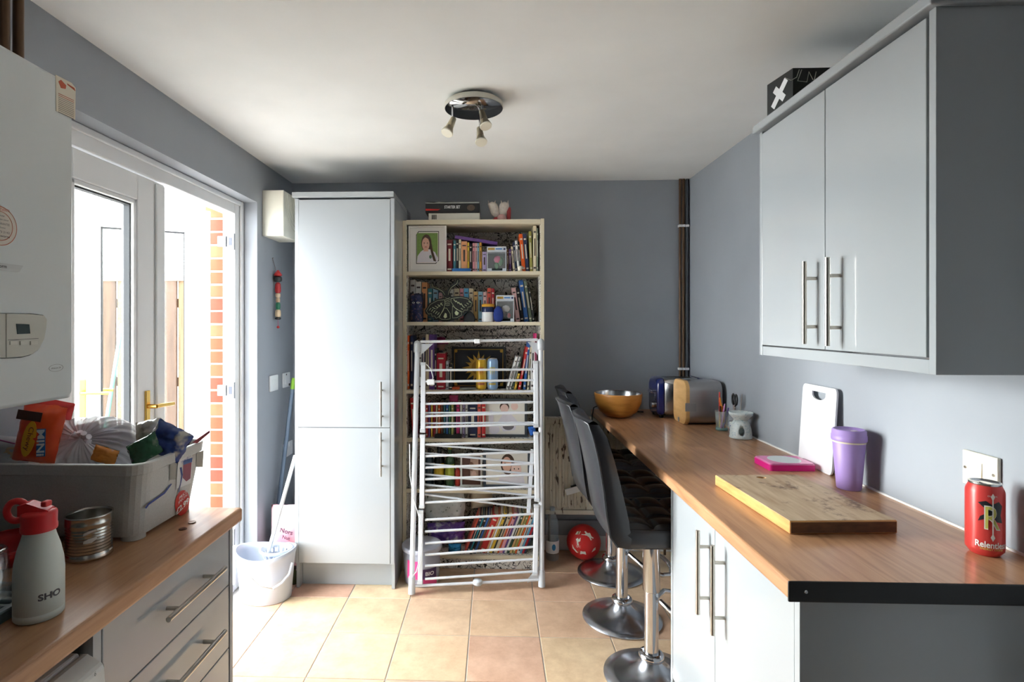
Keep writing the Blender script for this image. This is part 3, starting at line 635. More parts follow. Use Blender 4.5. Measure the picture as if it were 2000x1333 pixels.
# ---- fourth shelf: a row of slim books
book(3, 806, 813, 778, 'red', tilt=-4)
x = 831.5
for wpx, yt, c in ((4.5, 790, 'red'), (4, 791, 'purple'), (3.5, 792, 'yellow'), (4, 791, 'crimson'), (3.5, 793, 'cream'), (5, 791, 'orange'), (4, 792, 'brown'), (4, 790, 'teal'), (4.5, 791, 'blue'), (4, 793, 'green'), (5, 790, 'olive green'), (3, 791, 'black'), (6.5, 788, 'hot pink'), (4, 791, 'white'), (4.5, 790, 'lilac'), (5, 791, 'pale grey'), (17, 789, 'navy'), (7, 788, 'coral'), (8, 787, 'red')):
    book(3, x, x + wpx - .3, yt, c, band=wpx > 4); x += wpx + .9
# ---- bottom shelf: thin books leaning to the right
x = 906
for wpx, yt, c, tl in ((4, 1008, 'coral', 21), (5, 1006, 'navy', 21), (2.5, 1008, 'turquoise', 21), (5, 1007, 'black', 21), (4, 1006, 'blue', 21), (4, 1008, 'brown', 21), (11, 1004, 'red', 21), (3, 1006, 'peach', 21), (3.5, 1003, 'white', 21), (5, 1002, 'yellow', 21), (2.5, 1004, 'black', 21), (6, 1001, 'beige', 21), (2.5, 1003, 'orange', 21), (6, 1001, 'pink', 21), (3, 1003, 'purple', 20.5), (4, 1002, 'white', 20), (4.5, 1001, 'dark green', 19), (4, 1003, 'tan', 18), (5, 1001, 'olive green', 16.5), (3, 1003, 'orange', 15), (5, 1001, 'white', 13), (3.5, 1004, 'sky blue', 11), (4, 1003, 'crimson', 8), (3, 1006, 'navy', 5)):
    wpx *= 1.12; tl = 21; yt = max(yt, 1086 - (1050 - x - wpx) * 2.45)
    if yt > 1062: break
    book(5, x, x + wpx - .25, yt, c, tilt=tl, band=wpx > 5); x += wpx + .25
cnt = {}
for i, (o, sh, c) in enumerate(BOOKS):
    l = BOOKS[i - 1][2] if i and BOOKS[i - 1][1] == sh else None; r = BOOKS[i + 1][2] if i + 1 < len(BOOKS) and BOOKS[i + 1][1] == sh else None
    if l and r and l != r: o['label'] = '%s book between %s and %s ones on the %s bookcase shelf' % (c, l, r, ORD[sh])
    elif l or r: o['label'] = '%s book beside a %s one at the end of the %s bookcase shelf' % (c, l or r, ORD[sh])
# ---- pictures and prints
SK1 = mat('print_skin', (226, 180, 158), .6, var=.08, scale=80); SK2 = mat('print_skin_pale', (238, 206, 194), .6, var=.06, scale=80)
HAIR = mat('print_hair_brown', (74, 52, 40), .6, var=.2, scale=90); LAWN = mat('print_lawn', (126, 158, 84), .7, var=.2, scale=60)
CLO = mat('print_white_cloth', (226, 222, 230), .6, var=.05, scale=40); MAT_ = mat('photo_mount', (236, 232, 222), .6, var=.02)
def picture(name, label, x0, x1, y0, y1, Y, fmat, mount, border, prints, shelf, cat='picture frame', group=None, thick=.016):
    """framed picture standing on a shelf: frame bars, mount, printed shapes given as (polygon in 0..1, material)"""
    z = SH[shelf]; a, b = at(x0, y0, Y=Y), at(x1, y0, Y=Y); w, h = b.x - a.x, a.z - z - .0005
    r = thing(name, label, cat, (a.x + w / 2, Y + thick / 2, z + .0005), group)
    O = V((a.x, Y, z + .0005)); bw = border
    for q in (((0, 0), (bw, h)), ((w - bw, 0), (w, h)), ((bw, 0), (w - bw, bw)), ((bw, h - bw), (w - bw, h))):
        MB().box(O + V((q[0][0], 0, q[0][1])), O + V((q[1][0], thick, q[1][1]))).build('frame_bar', fmat, r, bev=.0015)
    MB().box(O + V((bw * .9, thick * .45, bw * .9)), O + V((w - bw * .9, thick * .9, h - bw * .9))).build('mount', mount, r)
    for k, (pts, m) in enumerate(prints):
        MB().prism([(x * w, y * h) for x, y in pts], O + V((0, thick * .45 - .0004 - k * .0003, 0)), (1, 0, 0), (0, 0, 1), .0004).build('photo_print', m, r)
    return r
g = picture('portrait_photo', 'white framed portrait photo of a smiling long-haired child in a white hoodie', 797.5, 872, 441, 531, BYF + .015, mat('white_frame', (232, 230, 226), .4), mat('white_mount', (236, 234, 230), .6), .012,
    [([(.2, .17), (.72, .17), (.8, .24), (.8, .88), (.26, .88), (.2, .8)], INK), ([(.215, .185), (.71, .185), (.785, .25), (.785, .865), (.27, .865), (.215, .79)], MAT_), (rect(.22, .77, .2, .84), LAWN),
     (ell(.47, .62, .135, .19), HAIR), ([(.22, .2), (.24, .34), (.33, .44), (.44, .5), (.58, .48), (.7, .42), (.77, .3), (.77, .2)], CLO), (rect(.4, .52, .44, .54), SK1), (ell(.455, .6, .1, .145), SK1), ([(.36, .68), (.42, .78), (.52, .77), (.58, .66), (.57, .6), (.52, .71), (.44, .75)], HAIR),
     ([(.55, .66), (.61, .6), (.64, .46), (.7, .3), (.73, .22), (.66, .23), (.61, .36), (.57, .5)], HAIR), (ell(.415, .62, .014, .012), INK), (ell(.5, .62, .014, .012), INK), (ell(.457, .585, .012, .02), SK2), (ell(.457, .535, .035, .011), mat('print_lips', (196, 112, 106), .6)), (ell(.58, .32, .035, .04), mat('print_badge', (96, 130, 106), .6))], 0)
picture('child_photo', 'dark grey framed studio photo of two small children on a pale mount', 937, 1030, 779, 855, BYF + .05, mat('charcoal_frame', (66, 72, 76), .5), MAT_, .016,
    [(ell(.3, .2, .12, .13), CLO), (ell(.52, .78, .1, .12), HAIR), (ell(.52, .74, .085, .11), SK2), ([(.36, .35), (.5, .62), (.66, .6), (.8, .4), (.74, .18), (.5, .14)], CLO), (ell(.73, .8, .075, .1), SK2), (ell(.6, .28, .12, .1), mat('print_grey_cloth', (112, 106, 112), .6)), (ell(.24, .5, .05, .2), CLO)], 3)
picture('sepia_photo', 'small white framed sepia photo beside the red jar', 899, 942, 888, 949, BYF + .06, mat('white_frame', (232, 230, 226), .4), mat('sepia_dark', (96, 64, 56), .6, var=.3, scale=50), .011,
    [(rect(.45, .82, .2, .85), mat('sepia_pale', (206, 176, 160), .6, var=.2, scale=40)), (ell(.5, .62, .12, .14), mat('sepia_mid', (150, 108, 92), .6, var=.2)), (ell(.62, .36, .12, .12), SK2)], 4)
picture('sisters_photo', 'dark framed photo of a parent hugging a baby on the fifth shelf', 944, 1036, 880, 950, BYF + .05, mat('blue_grey_frame', (70, 80, 90), .5), MAT_, .016,
    [(ell(.52, .62, .15, .28), HAIR), (ell(.5, .62, .1, .2), SK1), (ell(.7, .48, .11, .19), SK2), ([(.3, .12), (.38, .36), (.6, .34), (.85, .34), (.88, .12)], CLO), (ell(.66, .5, .012, .02), INK), (ell(.75, .5, .012, .02), INK), (ell(.46, .64, .012, .02), INK)], 4)
# ---- things on top of the bookcase
def carton(name, label, x0, x1, y0, y1, Y, z, depth, m, cat='box'):
    a, b = at(x0, y0, Y=Y), at(x1, y1, Y=Y); h = a.z - z if y1 is None else a.z - max(b.z, z)
    r = thing(name, label, cat, ((a.x + b.x) / 2, Y + depth / 2, z)); MB().box((a.x, Y, z), (b.x, Y + depth, z + h)).build('carton', m, r, bev=.002)
    return r, a.x, b.x, z + h
w1, xa, xb, zz = carton('puzzle_box', 'flat white box with a barcode lying under the black starter set box', 837, 937, 415, 429, BYF + .03, ZT + .0005, .2, mat('white_card', (226, 222, 210), .6, var=.03))
for k in range(9): MB().box((xa + .018 + k * .0035, BYF + .0292, ZT + .008), (xa + .018 + k * .0035 + (.0022 if k % 3 else .001), BYF + .03, zz - .01)).build('barcode_bar', INK, w1)
s1, xa, xb, z2 = carton('starter_set_box', 'black board game box lettered STARTER SET on top of the bookcase', 831, 936, 393, 414, BYF + .025, zz + .0005, .22, mat('black_card', (26, 28, 32), .5, var=.2, scale=30))
MB().prism([(0, 0), (xb - xa, 0), (xb - xa, .008), (.12, .006), (.08, .01), (.05, .004), (0, .009)], (xa, BYF + .0245, z2 - .011), (1, 0, 0), (0, 0, 1), .0004).build('torn_edge_print', mat('grey_smoke_print', (168, 172, 168), .6, var=.3, scale=60), s1)
text('box_lettering', 'STARTER SET', WHP, s1, (xa + (xb - xa) * .5, BYF + .025, zz + .035), (1, 0, 0), (0, 0, 1), width=.096, height=.018, bold=.02, off=.001)
MB().prism([(0, 0), (.075, .001), (.092, .010), (.075, .009), (0, .012)], (xa, BYF + .0245, zz + .014), (1, 0, 0), (0, 0, 1), .0006).build('red_flash', mat('red_print', (206, 40, 32), .5), s1)
MB().prism(ell(0, 0, .024, .018), (xb - .05, BYF + .0245, zz + .03), (1, 0, 0), (0, 0, 1), .0005).build('figure_print', mat('brown_print', (92, 76, 64), .6, var=.4, scale=80), s1)
oc = at(978, 415, Y=BYF + .08)
orn = thing('shelf_ornament', 'white and red knitted ornament with two pointed ends on top of the bookcase', 'ornament', (oc.x, BYF + .1, ZT + .0005))
ORW = mat('speckled_white_knit', (218, 208, 196), .8, var=.25, scale=70, bump=.4); ORR = mat('dusty_red_felt', (170, 66, 70), .8, var=.2, scale=30)
for sx_, tl, nm in ((-.033, -.28, 'peak'), (.018, .1, 'peak')):
    M_ = MB().lathe((0, 0, 0), [(.012, 0), (.026, .02), (.03, .07), (.027, .085), (.01, .095), (.002, .098)], n=16, fn=lambda p: V((oc.x + sx_ * .8 + p.x + tl * p.z, BYF + .1 + p.y * .8, ZT + .03 + p.z)))
    for e in (-1, 1): M_.cyl((oc.x + sx_ * .8 + tl * .1 + e * .017, BYF + .1, ZT + .11), (oc.x + sx_ * .8 + tl * .1 + e * .022, BYF + .1, ZT + .137), .008, .001, n=8)
    M_.build(nm, ORW, orn)
MB().lathe((oc.x + .005, BYF + .07, ZT + .001), [(.02, 0), (.028, .012), (.027, .03), (.012, .042), (.001, .045)], n=16).build('bobble', mat('pale_pink_knit', (216, 170, 166), .8, var=.2, scale=60, bump=.3), orn)
rg = MB(); rg.lathe((0, 0, 0), [(.045, -.012), (.05, 0), (.045, .012), (.03, .012), (.027, 0), (.03, -.012), (.045, -.012)], n=24, caps=(False, False), fn=lambda p: V((oc.x + .05 + p.z, BYF + .12 + p.x * .8, ZT + .05 + p.y)))
rg.build('wreath', ORR, orn); MB().lathe((oc.x - .02, BYF + .08, ZT + .001), [(.03, 0), (.034, .01), (.02, .026), (.002, .03)], n=14, sy=.7).build('felt_base', ORR, orn)
# ---- shelf pieces: top shelf
o = book_mesh(.019, .26, .13, 'purple', False); a = at(889, 462, Y=BYF + .03); b = at(985, 477, Y=BYF + .03)
ob = o.build('book', [cmat('purple'), PAPER, PAPER], origin=V((0, 0, 0))); ob.location = (a.x, BYF + .032, a.z + .008); ob.rotation_euler = (0, PI / 2 + math.atan2(a.z - b.z, b.x - a.x), 0)
tag(ob, 'thin purple book lying across the tops of the standing top-shelf books', 'book', 'books on the top shelf')
bl = at(901, 528, Y=BYF + .01); MB().loft([[V((bl.x + q[0] * .058, BYF + .008 + .024 * q[1] * .5 + .012, SH[0] + .0005 + z)) for q in ell(0, 0, 1, 1, 20)] for z in (0, .004, .014, .018)]).build('glasses_case', mat('bright_blue', (44, 112, 186), .4), bev=.003)
tag(bpy.data.objects['glasses_case'], 'long bright blue case lying at the foot of the peach and cream books', 'case')
def window_box(label, x0, x1, y0, shelf, Y, inner):
    z = SH[shelf] + .0005; a, b = at(x0, y0, Y=Y), at(x1, y0, Y=Y); w, h, d = b.x - a.x, a.z - z, .075
    r = thing('figure_box', label, 'box', ((a.x + b.x) / 2, Y + d / 2, z), 'window boxes on the bookcase')
    O = V((a.x, Y, z)); c = mat('white_blue_card', (206, 214, 222), .5, var=.1, scale=30)
    for q in (((0, 0, 0), (w, d, .004)), ((0, 0, h - .003), (w, d, h)), ((0, d - .003, 0), (w, d, h)), ((0, 0, .004), (.004, d, h - .003)), ((w - .004, 0, .004), (w, d, h - .003)), ((.004, 0, h * .78), (w - .004, .002, h - .003)), ((.004, 0, .004), (w * .25, .002, h * .12)), ((w * .8, 0, .004), (w - .004, .002, h * .12))):
        MB().box(O + V(q[0]), O + V(q[1])).build('card_panel', c, r)
    MB().box(O + V((.005, d - .008, .005)), O + V((w - .005, d - .004, h * .78))).build('inner_card', mat('dark_green_card', (56, 70, 66), .6, var=.2, scale=20), r)
    MB().box(O + V((.004, .0005, h * .12)), O + V((w - .004, .001, h * .78))).build('window_film', clear_mat('clear_film', (220, 226, 228), .88, .08), r)
    MB().box(O + V((.006, -.0008, h * .86)), O + V((w * .4, 0, h * .95))).build('logo_print', mat('yellow_brown_print', (176, 140, 60), .6, var=.4, scale=90), r); MB().box(O + V((w * .45, -.0008, h * .88)), O + V((w * .78, 0, h * .93))).build('name_print', mat('blue_print', (70, 130, 196), .6), r)
    MB().prism(ell(0, 0, .006, .006), O + V((w * .9, -.0004, h * .9)), (1, 0, 0), (0, 0, 1), .0005).build('number_print', mat('navy_print', (44, 62, 110), .6), r)
    for (cx, cz, rx, rz, m) in inner: MB().lathe(O + V((w * cx, d * .5, h * cz)), [(.001, -rz), (rx * .7, -rz * .7), (rx, 0), (rx * .7, rz * .7), (.001, rz)], n=14).build('toy_piece', m, r)
    return r
window_box('white and blue window box with green and pink striped toy on the top shelf', 951, 989, 482, 0, BYF + .012, ((.55, .5, .024, .024, mat('pink_stripe', (206, 96, 132), .5, var=.3, scale=60)), (.7, .42, .018, .03, mat('leaf_green', (52, 120, 70), .5)), (.5, .26, .016, .022, mat('leaf_green', (52, 120, 70), .5))))
window_box('white and blue window box with a black and white toy on the second shelf', 969, 1004, 577, 1, BYF + .03, ((.55, .5, .026, .022, mat('pale_toy', (206, 204, 204), .5, var=.1)), (.5, .3, .018, .02, mat('dark_toy', (44, 44, 50), .5)), (.72, .24, .012, .016, mat('red_toy', (190, 50, 50), .5))))
tcx = at(1016, 527, Y=BYF + .01); TCX = tcx.x
te = thing('teacup', 'small flowered white teacup on a saucer in front of the top-shelf orange book', 'cup', (TCX, BYF + .017, SH[0] + .0005))
CHN = mat('flowered_china', (232, 224, 208), .25, var=.18, scale=90)
MB().lathe((TCX, BYF + .017, SH[0] + .0005), [(.012, 0), (.017, .002), (.0165, .004)], n=20).build('saucer', CHN, te); MB().lathe((TCX, BYF + .017, SH[0] + .0046), [(.009, 0), (.018 * .85, .014), (.0165, .026), (.0155, .026), (.013, .012), (.001, .004)], n=20, caps=(True, False)).build('cup', CHN, te)
MB().tube([(TCX + .0155, BYF + .017, SH[0] + .027), (TCX + .024, BYF + .017, SH[0] + .024), (TCX + .023, BYF + .017, SH[0] + .014), (TCX + .0145, BYF + .017, SH[0] + .013)], .0016, n=6).build('cup_handle', CHN, te)
# ---- second shelf
ct = at(813.5, 600, Y=BYF + .05); z = SH[1] + .0005
cn = thing('cat_tin', 'dark blue patterned tin with two eyes on the second shelf', 'tin', (ct.x, BYF + .055, z)); hz = at(811, 573, Y=BYF + .05).z - z
NB = ramp_mat('blue_floral_tin', [(.3, (22, 26, 48)), (.55, (30, 40, 84)), (.68, (150, 110, 90)), (.8, (40, 60, 110))], .3, 55)
MB().lathe((ct.x, BYF + .055, z), [(.037, 0), (.041, .01), (.04, hz * .5), (.042, hz * .8), (.039, hz * .9), (.03, hz * .97), (.001, hz)], n=24).build('body', NB, cn)
for e in (-1, 1):
    MB().cyl((ct.x + e * .03, BYF + .055, z + hz * .9), (ct.x + e * .036, BYF + .055, z + hz * 1.03), .012, .002, n=8).build('ear', NB, cn)
    wp = (ct.x, BYF + .055, .0413, -PI / 2 + e * .34); q = MB(); wrap_poly(q, ell(0, 0, .009, .005, 14), wp, z + hz * .66, 0, .001); q.build('eye', mat('eye_white', (214, 216, 204), .4), cn)
    q = MB(); wrap_poly(q, ell(0, 0, .0035, .004, 10), wp, z + hz * .66, 0, .0016); q.build('pupil', INK, cn)
# moth ornament (flat cut-out with line drawing)
my = BYF + .045; mz = SH[1] + .0005
def mp_(x, y): p = at(x, y, Y=my); return (p.x, p.z)
def mcrop(X, Y_): return mp_(770 + X / 6.4516, 520 + Y_ / 6.4516)
mo = thing('moth_ornament', 'black moth shaped ornament with pale green line drawing on the second shelf', 'ornament', (mcrop(690, 690)[0], my + .006, mz))
LINE = mat('pale_green_line', (206, 216, 176), .5, var=.05)
out = [(480, 205), (455, 215), (465, 250), (500, 290), (560, 310), (610, 350), (630, 400), (540, 415), (440, 470), (385, 560), (395, 600), (450, 640), (520, 672), (600, 690), (700, 692), (780, 672), (850, 640), (900, 590), (960, 560), (995, 500), (985, 440), (930, 395), (830, 378), (720, 385), (700, 330), (720, 290), (790, 240), (825, 195), (815, 160), (785, 158), (770, 185), (740, 225), (690, 270), (665, 300), (640, 300), (600, 290), (550, 270), (505, 240)]
def mprism(pts, y0, y1, m, name, par):
    P2 = [mcrop(*p) for p in pts]; n = len(P2); zmin = mz + .0003
    mb = MB(); a_ = [V((x, y1, max(z_, zmin))) for x, z_ in P2]; b_ = [V((x, y0, max(z_, zmin))) for x, z_ in P2]
    mb.add(a_, [tuple(range(n))]); mb.add(b_, [tuple(range(n))]); mb.add(a_ + b_, [(i, (i + 1) % n, n + (i + 1) % n, n + i) for i in range(n)])
    return mb.build(name, m, par)
wing = mat('moth_black', (34, 38, 38), .6, var=.15, scale=30)
mw = mprism(out, my, my + .006, wing, 'cut_out', mo)
def mline(pts, r=.0011, closed=False, name='drawn_line'):
    q = [V((mcrop(*p)[0], my - .0003, max(mcrop(*p)[1], mz + .002))) for p in pts]
    if closed: q.append(q[0])
    return MB().tube(q, r, n=5).build(name, LINE, mw)
mline([(635, 425), (545, 435), (455, 485), (405, 565), (430, 605), (470, 600), (475, 635), (510, 628), (530, 660), (560, 640), (620, 560), (640, 470)], closed=True)
mline([(715, 410), (830, 395), (925, 415), (975, 465), (965, 510), (925, 520), (925, 555), (880, 555), (870, 580), (830, 570), (760, 520), (715, 450)], closed=True)
mline([(625, 530), (590, 600), (565, 650), (600, 672), (660, 675), (705, 665), (705, 600), (660, 530)], closed=True); mline([(735, 500), (730, 590), (735, 655), (790, 650), (850, 615), (845, 570), (790, 550)], closed=True)
mline([(475, 220), (490, 265), (560, 290), (610, 320), (640, 365)]); mline([(800, 180), (790, 220), (720, 270), (690, 320), (680, 365)])
for k in range(5): mline([(642, 400 + k * 22), (672, 412 + k * 22), (702, 400 + k * 22)])
for k in range(5):
    mline([(440 + k * 26, 560 + k * 14), (465 + k * 26, 530 + k * 14)], .002, name='wing_mark'); mline([(840 + k * 24, 530 - k * 22), (866 + k * 24, 548 - k * 22)], .002, name='wing_mark')
for k in range(4):
    mline([(480 + k * 34, 520 - k * 18), (520 + k * 30, 540 - k * 14)], .0022, name='wing_mark'); mline([(750 + k * 30, 420 + k * 16), (775 + k * 30, 455 + k * 18)], .0022, name='wing_mark')
mline([(530, 545), (605, 460)]); mline([(745, 425), (855, 490)])
mprism([(640, 590), (620, 640), (640, 660), (665, 645), (660, 600)], my - .0012, my, LINE, 'flower_mark', mw); mprism([(780, 560), (760, 590), (775, 620), (800, 620), (815, 590)], my - .0012, my, LINE, 'flower_mark', mw)
gx = at(917, 620, Y=BYF + .09); gr = MB().loft([[V((gx.x + q[0], BYF + .075 + q[1] * .3, z_)) for q in ell(0, 0, r_, r_, 14)] for r_, z_ in ((.034, SH[1] + .0005), (.036, SH[1] + .02), (.028, SH[1] + .045), (.008, SH[1] + .066))])
tag(gr.build('felt_mouse', mat('dark_grey_felt', (62, 64, 68), .9, var=.1)), 'dark grey felt lump between the moth ornament and the jar', 'toy')
jx = at(953, 612, Y=BYF + .03); jh = at(953, 595, Y=BYF + .03).z - SH[1]
jr = thing('penguin_jar', 'white and navy jar with a yellow lid on the second shelf', 'jar', (jx.x, BYF + .045, SH[1] + .0005)); jc = (jx.x, BYF + .045, SH[1] + .0005)
MB().lathe(jc, [(.034, 0), (.038, .006), (.036, jh * .5), (.037, jh * .55)], n=24).build('body', WHP, jr); MB().lathe(jc, [(.0375, jh * .551), (.038, jh * .6), (.037, jh * .8), (.034, jh * .86)], n=24).build('navy_band', mat('navy_glaze', (36, 48, 90), .25), jr)
MB().lathe(jc, [(.0385, jh * .861), (.0385, jh), (.03, jh * 1.03), (.001, jh * 1.04)], n=24).build('lid', mat('yellow_lid', (226, 168, 52), .4), jr)
px0 = at(972, 615, Y=BYF + .02); bs = MB().lathe((px0.x + .004, BYF + .022, SH[1] + .0005), [(.014, 0), (.026, .01), (.03, .04), (.026, .07), (.014, .088), (.001, .094)], n=20, sy=.45)
tag(bs.build('blue_pouch', mat('royal_blue_felt', (30, 54, 132), .8, var=.15, scale=30)), 'royal blue felt pouch between the yellow lidded jar and window box', 'pouch')
# ---- third shelf
bx0 = picture('tarot_box', 'black box with a gold sun and gold border on the third shelf', 882, 988, 678, 755, BYF + .1, mat('black_box', (24, 28, 36), .4), mat('black_box', (24, 28, 36), .4), .01, [], 2, cat='box', thick=.03)
BXO = at(882, 678, Y=BYF + .1); BXE = at(988, 678, Y=BYF + .1); bw_, bh_ = BXE.x - BXO.x, BXO.z - SH[2]
GF = mat('gold_foil', (196, 156, 76), .35, .7, var=.15, scale=40)
q0 = V((BXO.x, BYF + .1, SH[2]))
for r0, r1, s0, s1_ in ((.05, .95, .93, .945), (.05, .95, .06, .075), (.05, .06, .06, .945), (.94, .95, .06, .945)):
    MB().box(q0 + V((bw_ * r0, -.0012, bh_ * s0)), q0 + V((bw_ * r1, -.0002, bh_ * s1_))).build('gold_line', GF, bx0)
for cx_ in (.08, .92):
    for cz_ in (.9, .1): MB().prism(ell(0, 0, .01, .01, 8), q0 + V((bw_ * cx_, -.0003, bh_ * cz_)), (1, 0, 0), (0, 0, 1), .0012).build('gold_corner', GF, bx0)
cS = q0 + V((bw_ * .5, -.0006, bh_ * .5)); ptsS = []
for k in range(32):
    a = 2 * PI * k / 32; r_ = (.105 if k % 4 == 0 else .088) if k % 2 == 0 else .055; ptsS.append((r_ * math.cos(a), r_ * math.sin(a)))
MB().prism(ptsS, cS, (1, 0, 0), (0, 0, 1), .0012).build('gold_sun', GF, bx0)
MB().prism(ell(0, 0, .044, .044), cS + V((0, -.0014, 0)), (1, 0, 0), (0, 0, 1), .0008).build('sun_face', mat('gold_dark', (160, 120, 54), .4, .6), bx0)
def drink_can(label, c, r, h, body, art, name='drink_can', group=None):
    t = thing(name, label, 'can', c, group); al = mat('aluminium', (200, 202, 206), .25, 1, var=.05)
    MB().lathe(c, [(r * .74, 0), (r * .8, .003), (r * .985, .012), (r, .018), (r, h - .022), (r * .97, h - .017), (r * .83, h - .005)], n=36).build('body', body, t)
    MB().lathe(c, [(r * .83, h - .0049), (r * .85, h - .002), (r * .85, h), (r * .81, h), (r * .78, h - .004), (.001, h - .004)], n=32).build('lid', al, t)
    tb = MB().prism(ell(0, 0, r * .26, r * .42, 14), (c[0], c[1] - r * .1, c[2] + h - .0035), (1, 0, 0), (0, 1, 0), .0016).build('ring_pull', al, t)
    if art: art(t)
    return t
for x_, c_, yt, colr, nm, ac in ((940, 'yellow', 701, (222, 176, 52), 'yellow', (188, 90, 60)), (962, 'blue', 700, (146, 178, 214), 'pale blue', (214, 190, 90))):
    p = at(x_, 755, Y=BYF + .03); cc_ = V((p.x, BYF + .05, SH[2] + .0005)); h_ = at(x_, yt, Y=BYF + .05).z - SH[2]
    def art(t, cc_=cc_, ac=ac, h_=h_):
        wv = (cc_.x, cc_.y, .033, -PI / 2 - .05); q = MB()
        for k, x__ in enumerate((-.011, 0, .011)): wrap_poly(q, [(x__ - .004, .06), (x__ + .004, .063), (x__ + .0015, .02 + .004 * k), (x__ - .001, .012)], wv, cc_.z + h_ * .4, 0, .0006)
        q.build('claw_logo', mat('can_accent_%d' % ac[0], ac, .4), t)
        q = MB(); wrap_rect(q, -.022, .022, 0, .012, wv, cc_.z + .03); q.build('can_band', mat('can_band_%d' % ac[1], tuple(min(255, int(v * .8 + 20)) for v in ac), .4, var=.3, scale=70), t)
    drink_can('%s energy drink can in front of the black and gold box' % nm, cc_, .033, h_, mat('can_' + c_, colr, .3, .3, var=.12, scale=30), art)
ap = at(914, 755, Y=BYF + .012); at_ = MB().lathe((ap.x, BYF + .024, SH[2] + .0005), [(.03, 0), (.048, .004), (.05, .014), (.046, .014), (.04, .006), (.001, .005)], n=28, sy=.42)
tag(at_.build('trinket_dish', mat('grey_metal_dish', (128, 130, 126), .4, .6)), 'oval grey metal dish at the shelf edge before the black and gold box', 'dish')
op = at(889, 754, Y=BYF + .01); tag(MB().box((op.x - .02, BYF + .03, SH[2] + .0005), (op.x + .024, BYF + .08, SH[2] + .014)).build('card_pack', mat('orange_card', (224, 96, 48), .5), bev=.002), 'small orange card pack lying on the third shelf beside the dish', 'pack')
dl = at(861, 675, Y=BYF + .238); do_ = thing('magenta_doll', 'little doll with a magenta hat propped behind the crimson book', 'doll', (dl.x, BYF + .238, SH[2] + .0005))
zt_ = at(861, 658, Y=BYF + .238).z; DLC = (dl.x, BYF + .238, 0)
MB().lathe((dl.x, BYF + .238, SH[2] + .0005), [(.03, 0), (.034, .03), (.03, .13), (.022, .2), (.012, zt_ - SH[2] - .09)], n=16).build('dress', mat('slate_cloth', (84, 92, 108), .8), do_)
MB().lathe((dl.x, BYF + .238, zt_ - .09), [(.001, 0), (.022, .008), (.03, .03), (.022, .052), (.001, .06)], n=16).build('head', mat('doll_skin', (206, 172, 156), .6), do_); MB().lathe((dl.x, BYF + .238, zt_ - .047), [(.05, 0), (.05, .006), (.032, .012), (.03, .04), (.001, .047)], n=18).build('hat', mat('magenta_felt', (150, 36, 96), .8), do_)
# ---- fourth shelf
pk = at(886, 780, Y=BYF + .08); pf = MB(); pillow(pf, (pk.x, BYF + .09, SH[3] + (at(886, 787, Y=BYF + .05).z - SH[3]) + .02), (1, 0, 0), (0, 0, 1), .055, .042, .03, 4)
tag(pf.build('gift_pouch', mat('pink_green_pouch', (196, 70, 120), .5, var=.5, scale=25)), 'crumpled pink pouch lying on top of the slim fourth-shelf books', 'pouch')
wv_ = at(875, 852, Y=BYF + .012); wp_ = MB(); n_s = 14
def wavy(u, v): return (wv_.x + (u - .5) * .165, BYF + .012 + .008 * (v - .5) , SH[3] + .001 + .02 * v + .006 * math.sin(u * 9) * v + (.008 * v if .3 < u < .6 else 0))
wp_.grid(wavy, 24, 3); wp_.grid(lambda u, v: (V(wavy(u, v)) + V((0, .003, 0))), 24, 3)
tag(wp_.build('black_strap', mat('black_webbing', (26, 27, 28), .8)), 'crumpled black strap lying along the fourth shelf edge', 'strap')
be = at(1041, 848, Y=BYF + .03); bf = MB(); pillow(bf, (be.x - .003, BYF + .045, SH[3] + .042), (1, 0, .3), (-.3, 0, 1), .04, .055, .035, 9)
tag(bf.build('blue_cloth', mat('bright_blue_cloth', (38, 104, 196), .7, var=.2)), 'crumpled bright blue cloth beside the studio photo of children', 'cloth')
# ---- fifth shelf: bottles and jars
def bottle(name, label, x_, y0, Y, shelf, r, m, neck, cap, lab, cat='bottle'):
    p = at(x_, y0, Y=Y); c = V((p.x, Y + r, SH[shelf] + .0005)); h = p.z - c.z; t = thing(name, label, cat, c)
    MB().lathe(c, [(r * .9, 0), (r, .006), (r, h * neck), (r * .75, h * (neck + .1)), (r * .4, h * (neck + .16)), (r * .38, h * .9)], n=22).build('body', m, t)
    MB().lathe(c, [(r * .45, h * .901), (r * .45, h), (.001, h)], n=16).build('cap', cap, t)
    if lab: q = MB(); wrap_rect(q, -r * 1.1, r * 1.1, h * .25, h * .55, (c.x, c.y, r, -PI / 2), c.z); q.build('label_print', lab, t)
    return t
bottle('wine_bottle', 'dark bottle with a yellow label on the fifth shelf', 857, 872, BYF + .08, 4, .034, mat('dark_bottle_glass', (28, 32, 32), .1), .62, BLACK, mat('yellow_label', (218, 186, 50), .5, var=.2, scale=40))
bottle('green_bottle', 'green glass bottle beside the dark yellow-labelled bottle', 878, 872, BYF + .05, 4, .03, mat('green_bottle_glass', (92, 138, 96), .08, trans=.5), .6, mat('olive_cap', (150, 150, 60), .5), mat('green_yellow_label', (170, 184, 70), .5, var=.3, scale=40))
bottle('sauce_bottle', 'red jar standing between the green bottle and the sepia photo', 893.5, 911, BYF + .07, 4, .017, mat('red_jar', (196, 62, 46), .25), .7, mat('red_cap', (170, 40, 34), .4), None, 'jar')
bottle('dark_jar', 'blue-black jar on the fifth shelf behind the left airer post', 838, 878, BYF + .06, 4, .026, mat('blue_black_glass', (44, 62, 74), .12), .7, BLACK, None, 'jar')
